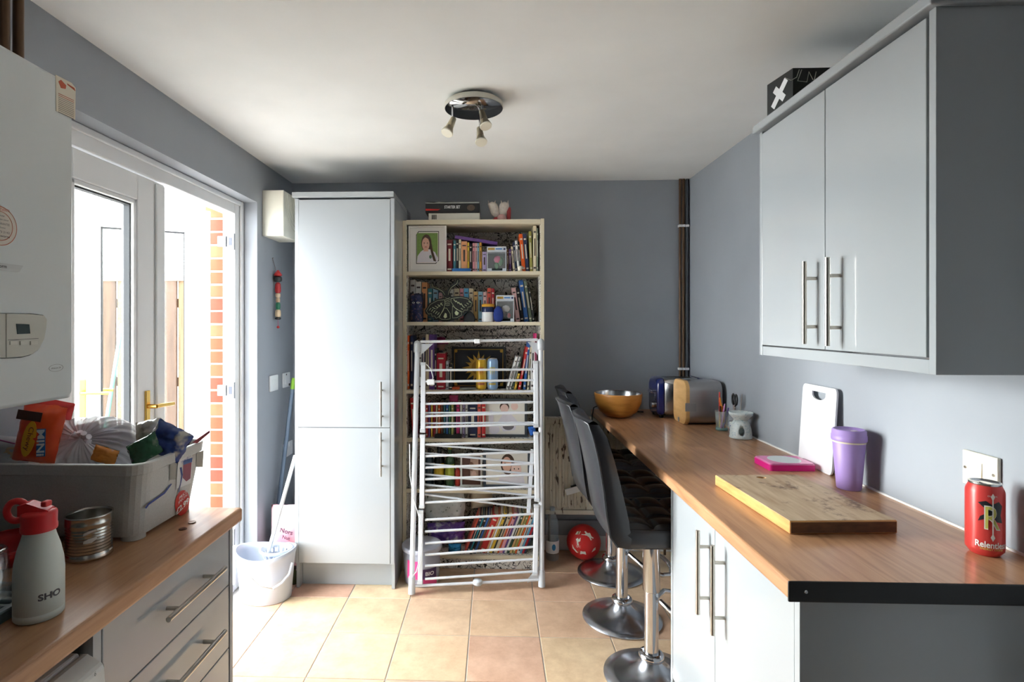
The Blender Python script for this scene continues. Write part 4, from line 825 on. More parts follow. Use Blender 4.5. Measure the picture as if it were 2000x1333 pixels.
# ---- bottom shelf
fb = at(868, 1000, Y=BYF + .1); FLB = ramp_mat('floral_cotton', [(.0, (190, 60, 50)), (.3, (46, 92, 66)), (.36, (206, 214, 214)), (.7, (214, 220, 220)), (.78, (40, 70, 60))], .8, 32, detail=2)
q = MB(); z5 = SH[5]; pillow(q, (fb.x, BYF + .14, z5 + .255), (1, .05, 0), (0, 0, 1), .25, .2, .11, 12, wr=.3, crimp=False); tag(q.build('floral_bag', FLB), 'pale floral print cloth bag stuffed onto the bottom shelf', 'bag')
q = MB(); pillow(q, (fb.x + .01, BYF + .13, z5 + .085), (1, 0, .05), (-.05, 0, 1), .23, .13, .09, 21, wr=.4); tag(q.build('foil_bag', ramp_mat('purple_foil', [(.3, (66, 44, 120)), (.5, (120, 90, 176)), (.62, (226, 224, 232)), (.8, (90, 60, 150))], .25, 14, detail=3)), 'shiny purple and white foil bag below the floral cloth bag', 'bag')
q = MB(); bp_ = at(936, 995, Y=BYF + .15); pillow(q, (bp_.x + .012, BYF + .2, z5 + .285), (1, .1, .1), (-.1, 0, 1), .14, .13, .07, 33); tag(q.build('beige_bag', mat('beige_canvas', (176, 160, 136), .9, var=.2)), 'beige canvas bag tucked behind the leaning bottom-shelf books', 'bag')
cb = at(888, 1069, Y=BYF + .03); q = MB(); pillow(q, (cb.x, BYF + .04, z5 + .028), (1, 0, 0), (0, 0, 1), .075, .05, .04, 41, wr=.5); tag(q.build('blue_packet', mat('cyan_foil', (36, 140, 200), .2, .3, var=.3, scale=20)), 'crinkled bright cyan foil packet at the front of the bottom shelf', 'packet')
# ---------------------------------------------------------------- folding clothes airer leaning on the bookcase
AW = mat('airer_white', (228, 232, 238), .3, var=.03); AG = mat('airer_cap_grey', (206, 211, 216), .4)
P0, P1, P2 = at(804, 1164, Z=0), at(1058, 1150, Z=0), at(815, 662, Y=3.105)
an = (P1 - P0).cross(P2 - P0).normalized()
if an.y > 0: an = -an
def ap_(x, y, off=0): return onplane(x, y, P0 + an * off, an)
ai = thing('clothes_airer', 'white folded clothes airer leaning in front of the bookcase', 'airer', ((P0.x + P1.x) / 2, P0.y + .05, 0))
def bar(name, a, b, r, par=ai, m=AW, n=10, off=0, off2=None):
    return MB().cyl(ap_(*a, off), ap_(*b, off if off2 is None else off2), r, n=n).build(name, m, par)
for (fx, fy), (tx, ty) in (((804, 1164), (815, 672)), ((1058, 1150), (1056, 668))):
    f0 = ap_(fx, fy); t0 = ap_(tx, ty); d_ = (t0 - f0).normalized(); f0 = f0 + d_ * .014
    p = MB().cyl(f0, t0, .0145, n=14).build('post', AW, ai)
    MB().cyl(f0 - d_ * .004, f0 + d_ * .085, .0195, .018, n=14).build('foot', AG, p)
    MB().lathe((0, 0, 0), [(.019, -.05), (.021, -.045), (.021, .0), (.015, .014), (.001, .02)], n=16, fn=lambda q, t0=t0, d_=d_: t0 + (d_.to_track_quat('Z', 'Y') @ q)).build('top_cap', AG, p)
tb_ = bar('top_rail', (821, 668), (1050, 664), .008); MB().box(V((-.017, -.013, -.013)), V((.017, .013, .013)), T=Matrix.Translation(ap_(932, 667))).build('rail_clip', WHP, tb_, bev=.004)
br_ = bar('bottom_rail', (811, 1145), (1054, 1133), .008); c_ = ap_(933, 1137)
MB().lathe((c_.x, c_.y - .005, c_.z - .014), [(.02, 0), (.026, .006), (.026, .022), (.02, .028), (.001, .03)], n=20).build('rail_clip', AG, br_, bev=.001)
def gus(pts): 
    a_ = [ap_(x, y, .004) for x, y in pts]; b_ = [ap_(x, y, -.004) for x, y in pts]; n = len(pts)
    MB().add(a_ + b_, [tuple(range(n)), tuple(range(n, 2 * n))] + [(i, (i + 1) % n, n + (i + 1) % n, n + i) for i in range(n)]).build('gusset', AG, ai)
gus([(822, 672), (846, 672), (822, 694)]); gus([(1050, 670), (1030, 668), (1051, 695)]); gus([(1053, 1106), (1029, 1133), (1030, 1139), (1053, 1131)])
# wing frames: flat stiles in three folded sections
for (x0, y0), (x1, y1) in (((826.5, 711), (826, 842)), ((825.5, 852), (824, 990)), ((822.5, 1000), (820.5, 1138)), ((1046, 708), (1047, 832)), ((1047, 847), (1049, 977)), ((1048, 989), (1045, 1121))):
    a_, b_ = ap_(x0, y0, .006), ap_(x1, y1, .006); w_ = .0135; R_ = V((1, 0, 0)); ring = []
    for p in (a_, b_): ring.append([p + V((sx * w_, 0, 0)) + an * sy * .009 for sx, sy in ((-1, -1), (1, -1), (1, 1), (-1, 1))])
    MB().loft(ring, smooth=False).build('wing_stile', AW, ai, bev=.004)
    for p in (a_, b_): MB().box(V((-.0155, -.011, -.009)), V((.0155, .011, .009)), T=Matrix.Translation(p)).build('stile_joint', AG, ai, bev=.003)
a_, b_ = ap_(1040, 878, -.018), ap_(1032, 1002, -.018)
MB().loft([[p + V((sx * .011, sy * .006, 0)) for sx, sy in ((-1, -1), (1, -1), (1, 1), (-1, 1))] for p in (a_, b_)], smooth=False).build('rear_stile', AW, ai, bev=.003)
L1 = [(723.7, 722), (746, 743), (768, 765), (789.5, 786), (813.5, 806.5), (835, 829)]
L2 = [(869, 863), (891.8, 883), (914, 906.5), (936.7, 928), (959, 950.7), (982.5, 971.6)]
L3 = [(1016, 1004.6), (1039, 1027.7), (1062, 1048), (1084.6, 1069), (1106, 1093), (1131.7, 1117)]
for L_, xr_ in ((L1, 1040), (L2, 1040), (L3, 1039)):
    for ya, yb in L_: bar('rung', (830, ya), (xr_ + 3, yb), .0068, off=.006)
for ya, yb in ((807, 806), (827.4, 826)): bar('rung', (830, ya), (1042, yb), .0058, off=-.01)
for ya, yb in ((869, 884), (885.6, 905), (905.7, 926.7), (926.7, 948.4), (946.8, 968.5), (966, 993)): bar('rear_rung', (828, ya), (1036, yb), .006, off=-.012, off2=-.018)
cd = [ap_(x, y, .02 if k < 4 else .024) for k, (x, y) in enumerate(((833, 712), (842, 722), (846, 738), (842, 748)))]
MB().tube(cd, .003, n=6).build('cord', WHP, ai); hk = ap_(842, 746, .016); MB().box(V((-.022, -.008, -.018)), V((.02, .008, .014)), T=Matrix.Translation(hk)).build('cord_plug', WHP, ai, bev=.004)
MB().tube([ap_(x, y, .022) for x, y in ((800, 868), (801, 930), (808, 975), (820, 1015), (824, 1050), (821, 1090), (813, 1118), (806, 1125), (805, 1120))], .003, n=6).build('cord', WHP, ai)
# ---------------------------------------------------------------- bar stools
VIN = mat('black_vinyl', (38, 40, 45), .27, var=.12, scale=20, bump=.06)
def tuft(u, v, nu, nv):       # quilted squares
    a = abs(math.sin(PI * u * nu)) ** .45; b = abs(math.sin(PI * v * nv)) ** .45
    return a * b
def make_stool(sz):
    r = thing('bar_stool', '', 'stool')
    MB().lathe((0, 0, 0), [(.19, .001), (.195, .004), (.194, .009), (.15, .017), (.1, .028), (.065, .045), (.045, .068), (.038, .085)], n=48).build('base', mat('worn_chrome', (196, 200, 208), .27, 1, var=.12, scale=14), r, world=False)
    MB().lathe((0, 0, 0), [(.042, .08), (.05, .084), (.052, .095), (.048, .106), (.036, .11)], n=24).build('collar', CHROME, r, world=False)
    MB().cyl((0, 0, .1), (0, 0, .37), .029, n=20).build('column', CHROME, r, world=False)
    MB().lathe((0, 0, 0), [(.033, .365), (.0345, .368), (.0345, sz - .075), (.045, sz - .07), (.06, sz - .06)], n=22).build('sleeve', CHROME, r, world=False)
    MB().tube([(.03, -.02, .33), (.09, -.13, .3), (.15, -.15, .285), (.2, -.13, .28), (.225, -.06, .28), (.23, 0, .28), (.225, .06, .28), (.2, .13, .28), (.15, .15, .285), (.09, .13, .3), (.03, .02, .33)], .0105, n=10).build('footrest', CHROME, r, world=False)
    MB().tube([(.03, -.03, sz - .07), (.06, -.13, sz - .085), (.075, -.17, sz - .16)], .004, n=6).build('lever', STEEL, r, world=False)
    w, d0, d1 = .2, -.165, .205
    s = MB(); h = .09
    def top(u, v):
        x = d0 + (d1 - d0) * u; y = -w + 2 * w * v; e = min(1, min(v, 1 - v) * 14, (1 - u) * 14)
        return (x, y, sz - .016 + .022 * tuft(u, v, 3, 3) * e + .0 - (.012 * (1 - e)))
    s.grid(top, 30, 30)
    ring = lambda z, i: [V((p.x, p.y, z)) for p in rrect(d0 - .02 + i, d1 + .004 - i, -w - .004 + i, w + .004 - i, .03, 0)]
    s.loft([ring(sz - h, .02), ring(sz - h + .008, .004), ring(sz - h + .03, 0), ring(sz - .03, 0), ring(sz - .012, .006), ring(sz - .014, .02)], caps=(True, False))
    s.build('seat', VIN, r, world=False)
    # backrest: a curved slab swept across y
    prof = [(-.14, sz - .085), (-.19, sz - .078), (-.225, sz - .04), (-.245, sz + .04), (-.262, sz + .14), (-.285, sz + .25), (-.31, sz + .35), (-.325, sz + .395)]
    inner = [(-.13, sz - .03), (-.145, sz - .01), (-.155, sz + .02), (-.172, sz + .07), (-.196, sz + .15), (-.226, sz + .25), (-.258, sz + .35), (-.285, sz + .392)]
    def half(k): return w * (1.0 - .10 * (k / 7) ** 2) if k < 7 else w * .84
    def curve(p, y, k): return V((p[0] + .05 * (y / w) ** 2 * (k / 7), y, p[1] - (.016 * (y / w) ** 4 if k >= 6 else 0)))
    b = MB(); ny = 16
    b.grid(lambda u, v: curve(prof[round(v * 7)], (u - .5) * 2 * half(round(v * 7)), round(v * 7)), ny, 7, 1)
    def inn(u, v):
        t = v * 7; k = min(6, int(t)); f = t - k; p = tuple(inner[k][i] * (1 - f) + inner[k + 1][i] * f for i in (0, 1)); hw = half(k) * (1 - f) + half(k + 1) * f
        q = curve(p, (u - .5) * 2 * hw, t); e = min(1, min(u, 1 - u) * 12, min(v, 1 - v) * 10); return q + V((.014 * tuft(u, v, 3, 4) * e, 0, 0))
    b.grid(inn, 24, 28)
    for sg in (0, 1):
        u = sg; b.grid(lambda a, v: curve(tuple(prof[round(v * 7)][i] * (1 - a) + inner[round(v * 7)][i] * a for i in (0, 1)), (u - .5) * 2 * half(round(v * 7)) * (1 + .03 * math.sin(PI * a)), round(v * 7)), 3, 7)
    b.grid(lambda u, a: curve(tuple(prof[7][i] * (1 - a) + inner[7][i] * a for i in (0, 1)), (u - .5) * 2 * half(7), 7) + V((0, 0, .012 * math.sin(PI * a))), ny, 4)
    b.build('backrest', [VIN, VIN], r, world=False)
    rim = [curve(prof[k], -half(k), k) for k in range(1, 8)] + [curve(prof[7], (j / 8 - .5) * 2 * half(7), 7) for j in range(1, 8)] + [curve(prof[k], half(k), k) for k in range(7, 0, -1)]
    MB().tube(rim, .004, n=6).build('piping', VIN, r, world=False)
    return r
st0 = make_stool(.70)
spots = [((.655, 2.287), 'black vinyl bar stool with chrome base tucked in beside the base cabinet', 0), ((.64, 2.745), 'black vinyl bar stool standing between the other two stools at the bar', .03), ((.69, 3.235), 'black vinyl bar stool standing closest to the radiator', 0)]
for k, ((x, y), lab, rz) in enumerate(spots):
    o = st0 if k == 0 else copy_tree(st0)
    o.location = (x, y, 0); o.rotation_euler = (0, 0, rz); tag(o, lab, 'stool', 'bar stools at the worktop')
# ---------------------------------------------------------------- on the breakfast bar
Z = W + .0008
BWOOD = ramp_mat('bowl_wood', [(.3, (176, 112, 48)), (.5, (206, 142, 68)), (.7, (190, 126, 58))], .3, 6, stretch=(1, 1, 5), detail=6, coat=.3)
bc = V((.74, 3.27, Z)); bw = thing('salad_bowl', 'round wooden salad bowl with a steel lining at the end of the bar', 'bowl', bc)
MB().lathe(bc, [(.05, 0), (.075, .006), (.11, .035), (.133, .085), (.14, .135), (.1385, .142), (.134, .142)], n=44, caps=(True, False)).build('wooden_shell', BWOOD, bw)
MB().lathe(bc, [(.134, .1415), (.134, .137), (.126, .085), (.1, .04), (.06, .018), (.001, .014)], n=44, caps=(False, False)).build('steel_lining', mat('bowl_steel', (190, 190, 190), .22, 1), bw)
# toaster
tf = at(1285, 808, Z=Z); ty0, ty1 = 3.225, 3.50; tx0, tx1 = .965, 1.16
NAVY = mat('navy_gloss', (20, 32, 92), .1, var=.05, coat=.6); tz = at(1270, 737, Y=3.3).z
# end faces point along -x; body runs along x
to = thing('toaster', 'navy and steel toaster standing between the wooden bowl and the bread bin', 'toaster', (1.08, 3.37, Z))
TX_0, TX_1, TYA, TYB = .955, 1.235, 3.21, 3.40
def trr(x, i, z0=Z + .012): return [V((x, p.x, p.y)) for p in rrect(TYA + i, TYB - i, z0 + i * .5, tz - i, .04, 0)]
tsb = MB().loft([trr(TX_0 + .035, .0), trr(TX_1 - .03, .0)], smooth=True).build('steel_body', mat('toaster_steel', (176, 176, 176), .18, 1, var=.06), to, weld=True)
MB().loft([trr(TX_0, .014), trr(TX_0 + .008, .002), trr(TX_0 + .036, -.003)], smooth=True).build('end_cap', NAVY, to)
MB().loft([trr(TX_1 - .031, -.003), trr(TX_1 - .008, .002), trr(TX_1, .014)], smooth=True).build('end_cap', NAVY, to)
for k in (.34, .66):
    y = TYA + (TYB - TYA) * k; cut(tsb, MB().box((TX_0 + .06, y - .016, tz - .11), (TX_1 - .06, y + .016, tz + .01)))
MB().cyl((TX_0 + .001, 3.29, Z + .07), (TX_0 - .014, 3.29, Z + .07), .018, .016, n=20).build('browning_dial', CHROME, to)
MB().box((TX_0 - .02, 3.275, Z + .14), (TX_0 + .003, 3.34, Z + .158)).build('lever', CHROME, to, bev=.004)
for k in range(4): MB().cyl((TX_0 + .002, 3.262, Z + .105 + k * .012), (TX_0 - .003, 3.262, Z + .105 + k * .012), .0045, n=8).build('button', CHROME, to)
for x in (TX_0 + .03, TX_1 - .03):
    for y in (TYA + .03, TYB - .03): MB().cyl((x, y, Z), (x, y, Z + .016), .012, .014, n=12).build('foot', BLACK, to)
# bread bin: steel roll with wooden ends
f0, f1, e1 = at(1345, 831, Z=Z), at(1290, 806, Z=Z), at(1395, 830, Z=Z)
bb = thing('bread_bin', 'brushed steel bread bin with a pale wooden end panel', 'bread bin', (1.14, 3.07, Z))
BX0, BX1, BYA, BYB = 1.04, 1.242, 2.985, 3.19; bt = at(1345, 745, Y=3.0).z
def brr_(x, i, r): return [V((x, p.x, p.y)) for p in rrect(BYA + i, BYB - i, Z + i, bt - i, r, 0, 8)]
PINE = ramp_mat('bread_bin_wood', [(.3, (206, 158, 96)), (.55, (224, 180, 118)), (.75, (212, 166, 104))], .45, 5, stretch=(1, 1, 4), detail=6)
MB().loft([brr_(BX0 + .022, .003, .05), brr_(BX1 - .005, .003, .05)]).build('steel_shell', mat('bin_steel', (172, 168, 166), .3, 1, var=.05, scale=60, stretch=(.05, 1, 1)), bb)
wp = MB().loft([brr_(BX0, .002, .045), brr_(BX0 + .003, 0, .048), brr_(BX0 + .021, 0, .048)], smooth=False).build('wooden_end', PINE, bb)
MB().cyl((BX0 - .0005, (BYA + BYB) / 2 + .01, Z + .016), (BX0 - .002, (BYA + BYB) / 2 + .01, Z + .016), .014, n=24).build('round_badge', mat('pewter', (170, 174, 176), .4, .5), wp)
MB().box((BX0 - .002, BYA - .0015, Z + .078), (BX0 + .055, BYA + .004, Z + .123)).build('latch_plate', mat('latch_steel', (160, 160, 158), .35, 1), bb)
# pens in a clear tumbler
pc = at(1406, 838, Z=Z); pc = V((1.185, 2.87, Z)); pt = thing('pen_tumbler', 'clear plastic tumbler holding pens beside the bread bin', 'tumbler', pc)
MB().lathe(pc, [(.001, .003), (.026, .003), (.028, .0), (.034, .1), (.0325, .1), (.027, .005)], n=24, caps=(False, False)).build('tumbler', clear_mat('clear_plastic', (220, 235, 232), .75, .06), pt)
MB().lathe(pc, [(.027, .0), (.0295, .002), (.0295, .012), (.027, .013)], n=24).build('tumbler_base', mat('teal_base', (120, 160, 158), .3), pt)
for k, (nm, c, a, l, cap) in enumerate((('orange', (236, 130, 40), -.16, .165, (240, 150, 60)), ('red', (206, 40, 36), .02, .19, (214, 50, 40)), ('pink', (216, 130, 196), .16, .135, (224, 150, 204)), ('lilac', (150, 130, 206), .24, .115, (150, 130, 206)), ('yellow', (232, 190, 50), .08, .125, (232, 190, 50)), ('dark red', (120, 34, 34), -.06, .12, (60, 30, 30)), ('burnt orange', (206, 96, 34), -.1, .12, (206, 96, 34)))):
    b0 = pc + V((.012 * math.cos(k * 2.1) - a * .03, .012 * math.sin(k * 2.1), .006)); d = V((a, .06 * math.sin(k * 1.7), 1)).normalized()
    p = thing('pen', '%s pen standing in the clear tumbler' % nm, 'pen', b0, 'pens in the tumbler'); pm = mat('pen_' + nm, c, .35, var=.05)
    MB().cyl(b0, b0 + d * l * .72, .0044, n=8).build('barrel', pm, p); MB().cyl(b0 + d * l * .72, b0 + d * l, .0052, .004, n=8).build('cap', mat('pencap_' + nm, cap, .35), p)
sc = thing('scissors', 'black handled scissors standing point down in the blue and white pot', 'scissors', (1.215, 2.795, Z + .012)); sb = V((1.215, 2.795, Z + .012))
MB().cyl(sb, sb + V((.003, 0, .13)), .003, .006, n=6).build('blade', STEEL, sc)
for e in (-1, 1): MB().tube([sb + V((.003, e * .004, .125))] + [sb + V((.003, e * (.016 + .013 * math.cos(t)), .158 + .026 * math.sin(t))) for t in [-PI / 2 + 2 * PI * i / 12 for i in range(13)]], .0045, n=7).build('finger_loop', BLACK, sc)
kn = thing('skewer', 'thin grey metal skewer standing in the blue and white pot', 'skewer', (1.233, 2.785, Z + .012)); MB().cyl((1.233, 2.785, Z + .012), (1.246, 2.775, Z + .2), .0022, n=6).build('rod', STEEL, kn); MB().cyl((1.2385, 2.781, Z + .09), (1.2405, 2.7795, Z + .12), .006, n=8).build('grip', mat('dull_grey', (120, 122, 126), .5), kn)
pb = thing('patterned_pot', 'small blue and white patterned pot behind the wax burner', 'pot', (1.22, 2.79, Z))
MB().lathe((1.22, 2.79, Z), [(.024, 0), (.028, .004), (.03, .06), (.0285, .06), (.025, .01), (.001, .008)], n=22, caps=(True, False)).build('pot', ramp_mat('blue_white_glaze', [(.42, (58, 92, 150)), (.5, (226, 230, 228)), (.72, (220, 226, 214)), (.8, (120, 150, 70))], .25, 50), pb)
# wax burner
wc = V((1.197, 2.68, Z)); wb = thing('wax_burner', 'white speckled ceramic wax burner with an arched opening', 'burner', wc)
SPK = ramp_mat('speckled_ceramic', [(.3, (150, 180, 190)), (.42, (214, 224, 224)), (.8, (228, 232, 228))], .35, 120)
outer = [(.05, 0), (.052, .004), (.05, .01), (.047, .045), (.038, .075), (.03, .088)]
bodyM = MB(); nS = 40; R_ = []
aw = math.atan2(-wc.y, -wc.x) + .1                     # opening turned to the room
for r, z in outer: R_.append([wc + V((r * math.cos(2 * PI * i / nS), r * math.sin(2 * PI * i / nS), z)) for i in range(nS)])
bodyM.loft(R_, caps=(True, True)); wbb = bodyM.build('body', SPK, wb, weld=True)
cut(wbb, MB().prism(ell(0, 0, .0135, .02, 20), wc + V((0, 0, .036)), (-math.sin(aw), math.cos(aw), 0), (0, 0, 1), .08))
MB().lathe(wc, [(.03, .088), (.036, .094), (.052, .112), (.055, .124), (.052, .126), (.046, .118), (.03, .108), (.001, .105)], n=36, caps=(False, False)).build('dish', SPK, wb)
# white cutting board leaning on the wall
b0, b1 = V((1.225, 2.255, Z)), V((1.225, 2.03, Z)); t0, t1 = at(1582, 750, X=1.252), at(1647, 762, X=1.252)
cbt = thing('plastic_cutting_board', 'white plastic cutting board with a handle slot leaning against the wall', 'cutting board', (1.235, 2.13, Z))
ya, yb, hgt, lean = 2.228, 2.012, .315, .02; th = .007
def cbp(s, t, o): return V((1.222 + lean * t + o * th, ya + (yb - ya) * s, Z + hgt * t))
def rr2(n=5):
    return [(p.x, p.y) for p in rrect(0, 1, 0, 1, .07, 0, n)]
outl = rr2(); slot = [(.3, .93), (.7, .93), (.7, .91)] + [(.5 + .2 * math.cos(a), .89 + -.06 * math.sin(a)) for a in [PI * i / 10 for i in range(11)]] + [(.3, .91)]
bm = bmesh.new()
def loop(pts, o): 
    vs = [bm.verts.new(cbp(x, y, o)) for x, y in pts]; return vs, [bm.edges.new((vs[i], vs[(i + 1) % len(vs)])) for i in range(len(vs))]
for o_ in (0, 1):
    va, ea = loop(outl, o_); vb, eb = loop(slot, o_); bmesh.ops.triangle_fill(bm, edges=ea + eb, use_beauty=True)
    if o_ == 0: A_, B_ = va, vb
    else:
        for P_, Q_ in ((A_, va), (B_, vb)):
            for i in range(len(P_)): bm.faces.new((P_[i], P_[(i + 1) % len(P_)], Q_[(i + 1) % len(P_)], Q_[i]))
bmesh.ops.recalc_face_normals(bm, faces=bm.faces); me = bpy.data.meshes.new('board'); bm.to_mesh(me); bm.free()
me.transform(Matrix.Translation(-cbt.location)); me.materials.append(mat('white_hdpe', (240, 243, 246), .4, var=.02)); co = bpy.data.objects.new('board', me); COL.objects.link(co); co.parent = cbt
# pink box with clear lid
pk = [at(x, y, Z=Z) for x, y in ((1470, 903), (1522, 921), (1606, 919), (1562, 897))]
pbx = thing('pink_case', 'flat hot pink case with a clear lid in front of the white cutting board', 'case', ((pk[0] + pk[2]) / 2))
PX0, PX1, PYA, PYB = 1.035, 1.205, 2.075, 2.205
MB().loft([rrect(PX0, PX1, PYA, PYB, .01, Z), rrect(PX0, PX1, PYA, PYB, .01, Z + .022)], smooth=False).build('tray', mat('hot_pink', (222, 30, 136), .3), pbx, bev=.002)
ld = MB().loft([rrect(PX0 + .001, PX1 - .001, PYA + .001, PYB - .001, .01, Z + .0225), rrect(PX0 + .004, PX1 - .004, PYA + .004, PYB - .004, .01, Z + .028)], smooth=False).build('lid', mat('frosted_pink_lid', (226, 130, 178), .15), pbx)
MB().cyl(((PX0 + PX1) / 2, (PYA + PYB) / 2, Z + .0282), ((PX0 + PX1) / 2, (PYA + PYB) / 2, Z + .0286), .058, n=36).build('lid_window', mat('pale_lid_disc', (206, 214, 216), .1), ld)
# purple travel cup
pu = V((1.19, 1.865, Z)); pc_ = thing('travel_cup', 'lilac travel cup with a lid beside the white cutting board', 'cup', pu)
LIL = mat('lilac_plastic', (164, 138, 200), .45, var=.03, bump=.02)
MB().lathe(pu, [(.034, 0), (.036, .003), (.0475, .158), (.046, .16)], n=40).build('body', LIL, pc_); MB().lathe(pu, [(.0485, .156), (.0485, .161)], n=40).build('silicone_ring', mat('cream_silicone', (222, 210, 190), .6), pc_)
MB().lathe(pu, [(.0505, .162), (.0515, .166), (.0515, .180), (.05, .181), (.0495, .196), (.046, .2), (.042, .2), (.04, .195), (.001, .194)], n=40).build('lid', LIL, pc_)
MB().box(pu + V((-.01, -.036, .1945)), pu + V((.01, -.022, .199))).build('sip_tab', mat('pale_tab', (222, 212, 196), .5), pc_, bev=.002)
# wooden chopping board
q = [at(x, y, Z=Z) for x, y in ((1398, 946), (1546, 1045), (1757, 1042))]; n4 = at(1582, 932, Z=Z + .035)
c00, c10 = V((.775, 1.452, 0)), V((1.062, 1.468, 0)); c01 = V((.757, 1.89, 0)); c11 = c10 + (c01 - c00)
def chop_mat():
    m = bpy.data.materials.new('stained_chopping_wood'); m.use_nodes = True; N = m.node_tree.nodes; L = m.node_tree.links; b = N['Principled BSDF']
    tc = N.new('ShaderNodeTexCoord'); mp = N.new('ShaderNodeMapping'); mp.inputs['Scale'].default_value = (14, 2, 8); n1 = N.new('ShaderNodeTexNoise'); n1.inputs['Scale'].default_value = 3; n1.inputs['Detail'].default_value = 8
    r1 = N.new('ShaderNodeValToRGB'); e = r1.color_ramp.elements; e[0].position = .3; e[0].color = (*lin((170, 142, 110)), 1); e[1].position = .7; e[1].color = (*lin((206, 184, 154)), 1)
    n2 = N.new('ShaderNodeTexNoise'); n2.inputs['Scale'].default_value = 11; n2.inputs['Detail'].default_value = 9; n2.inputs['Roughness'].default_value = .7
    r2 = N.new('ShaderNodeValToRGB'); e = r2.color_ramp.elements; e[0].position = .56; e[0].color = (0, 0, 0, 1); e[1].position = .65; e[1].color = (1, 1, 1, 1)
    mx = N.new('ShaderNodeMix'); mx.data_type = 'RGBA'; mx.inputs[7].default_value = (*lin((84, 56, 44)), 1); sc_ = N.new('ShaderNodeMath'); sc_.operation = 'MULTIPLY'; sc_.inputs[1].default_value = .8
    L.new(tc.outputs['Object'], mp.inputs[0]); L.new(mp.outputs[0], n1.inputs[0]); L.new(n1.outputs[0], r1.inputs[0]); L.new(tc.outputs['Object'], n2.inputs[0]); L.new(n2.outputs[0], r2.inputs[0])
    L.new(r2.outputs[0], sc_.inputs[0]); L.new(sc_.outputs[0], mx.inputs[0]); L.new(r1.outputs[0], mx.inputs[6]); L.new(mx.outputs[2], b.inputs['Base Color']); b.inputs['Roughness'].default_value = .6
    return m
ch = thing('chopping_board', 'thick worn wooden chopping board with dark stains and a finger hole', 'chopping board', (c00 + c11) / 2 + V((0, 0, Z)))
TH = .034
def slab(z0, z1): return [[p + V((0, 0, z)) for p in (c00, c10, c11, c01)] for z in (z0, z1)]
cbo = MB().loft(slab(Z, Z + TH), smooth=False).build('board', [ramp_mat('board_side_wood', [(.3, (196, 140, 78)), (.7, (222, 170, 104))], .5, 6, stretch=(2, 2, 12))], ch, bev=.003, weld=True)
ins = lambda p: (c00 + c11) / 2 + (p - (c00 + c11) / 2) * .985
cwt = MB().loft([[ins(p) + V((0, 0, z)) for p in (c00, c10, c11, c01)] for z in (Z + TH - .0005, Z + TH + .0006)], smooth=False).build('worn_top', chop_mat(), ch, weld=True)
MB().loft([[p + V((0, 0, z)) for p in (c00 + V((.003, -.0008, 0)), c10 + V((-.003, -.0008, 0)), c10 + V((-.003, .001, 0)), c00 + V((.003, .001, 0)))] for z in (Z + .003, Z + TH - .003)], smooth=False).build('end_grain', ramp_mat('end_grain_wood', [(.3, (70, 48, 30)), (.7, (120, 84, 52))], .6, 20, stretch=(1, 1, 3)), ch)
hc = (c01 + c11) / 2 + V((0, -.035, Z - .01))
for o_ in (cbo, cwt): cut(o_, MB().prism(ell(0, 0, .016, .011, 20), hc, (1, 0, 0), (0, 1, 0), TH + .03))
# energy drink can
cc = V((1.183, 1.352, Z)); cr, chh = .0365, .172
def rart(t):
    wv = (cc.x, cc.y, cr, math.atan2(-cc.y, -cc.x) + .38)
    wh = mat('can_white', (232, 232, 226), .4); bk_ = mat('can_black', (30, 30, 36), .4); gd = mat('can_gold', (196, 190, 96), .35)
    q = MB(); wrap_poly(q, [(-.026, .03), (-.012, .036), (-.002, .028), (.012, .036), (.02, .026), (.016, .004), (.02, -.014), (.008, -.012), (.0, .002), (-.012, -.006), (-.026, -.014), (-.022, -.002), (-.012, .006), (-.014, .018)], wv, cc.z + .098, 0, .0005); q.build('raven_emblem', bk_, t)
    text('initial', 'R', wh, t, (0, 0, cc.z + .095), (1, 0, 0), (0, 0, 1), width=.03, height=.056, wrap=wv, bold=.02, off=.0009); text('initial_fill', 'R', gd, t, (0, 0, cc.z + .095), (1, 0, 0), (0, 0, 1), width=.026, height=.052, wrap=wv, off=.0013)
    q = MB()
    for p in ([(-.0012, .045), (.0012, .045), (.0012, -.045), (-.0012, -.045)], [(0, .058), (.004, .05), (0, .04), (-.004, .05)], [(0, -.055), (.004, -.046), (0, -.036), (-.004, -.046)]): wrap_poly(q, p, wv, cc.z + .095, 0, .0016)
    q.build('spear_emblem', wh, t)
    text('can_name', 'Relentless', wh, t, (0, 0, cc.z + .031), (1, 0, 0), (0, 0, 1), width=.062, height=.015, wrap=wv, bold=.02, off=.0009); text('can_subtitle', 'ENERGY DRINK', gd, t, (0, 0, cc.z + .0205), (1, 0, 0), (0, 0, 1), width=.044, height=.005, wrap=wv, off=.0009); text('can_flavour', 'GUAVA', wh, t, (0, 0, cc.z + chh - .026), (1, 0, 0), (0, 0, 1), width=.018, wrap=wv, off=.0007)
drink_can('coral red energy drink can lettered Relentless near the worktop end', cc, cr, chh, mat('coral_can', (214, 70, 66), .3, .25, var=.06, scale=40), rart)
# toaster lead at the worktop end
tag(MB().tube([(.93, 3.42, Z + .004), (.86, 3.46, Z + .004), (.76, 3.5, Z + .005), (.68, 3.52, Z + .03), (.632, 3.47, Z + .022), (.619, 3.452, Z - .02), (.615, 3.45, Z - .12)], .004, n=7).build('power_lead', BLACK), 'black power lead draped over the far end of the worktop', 'cable')
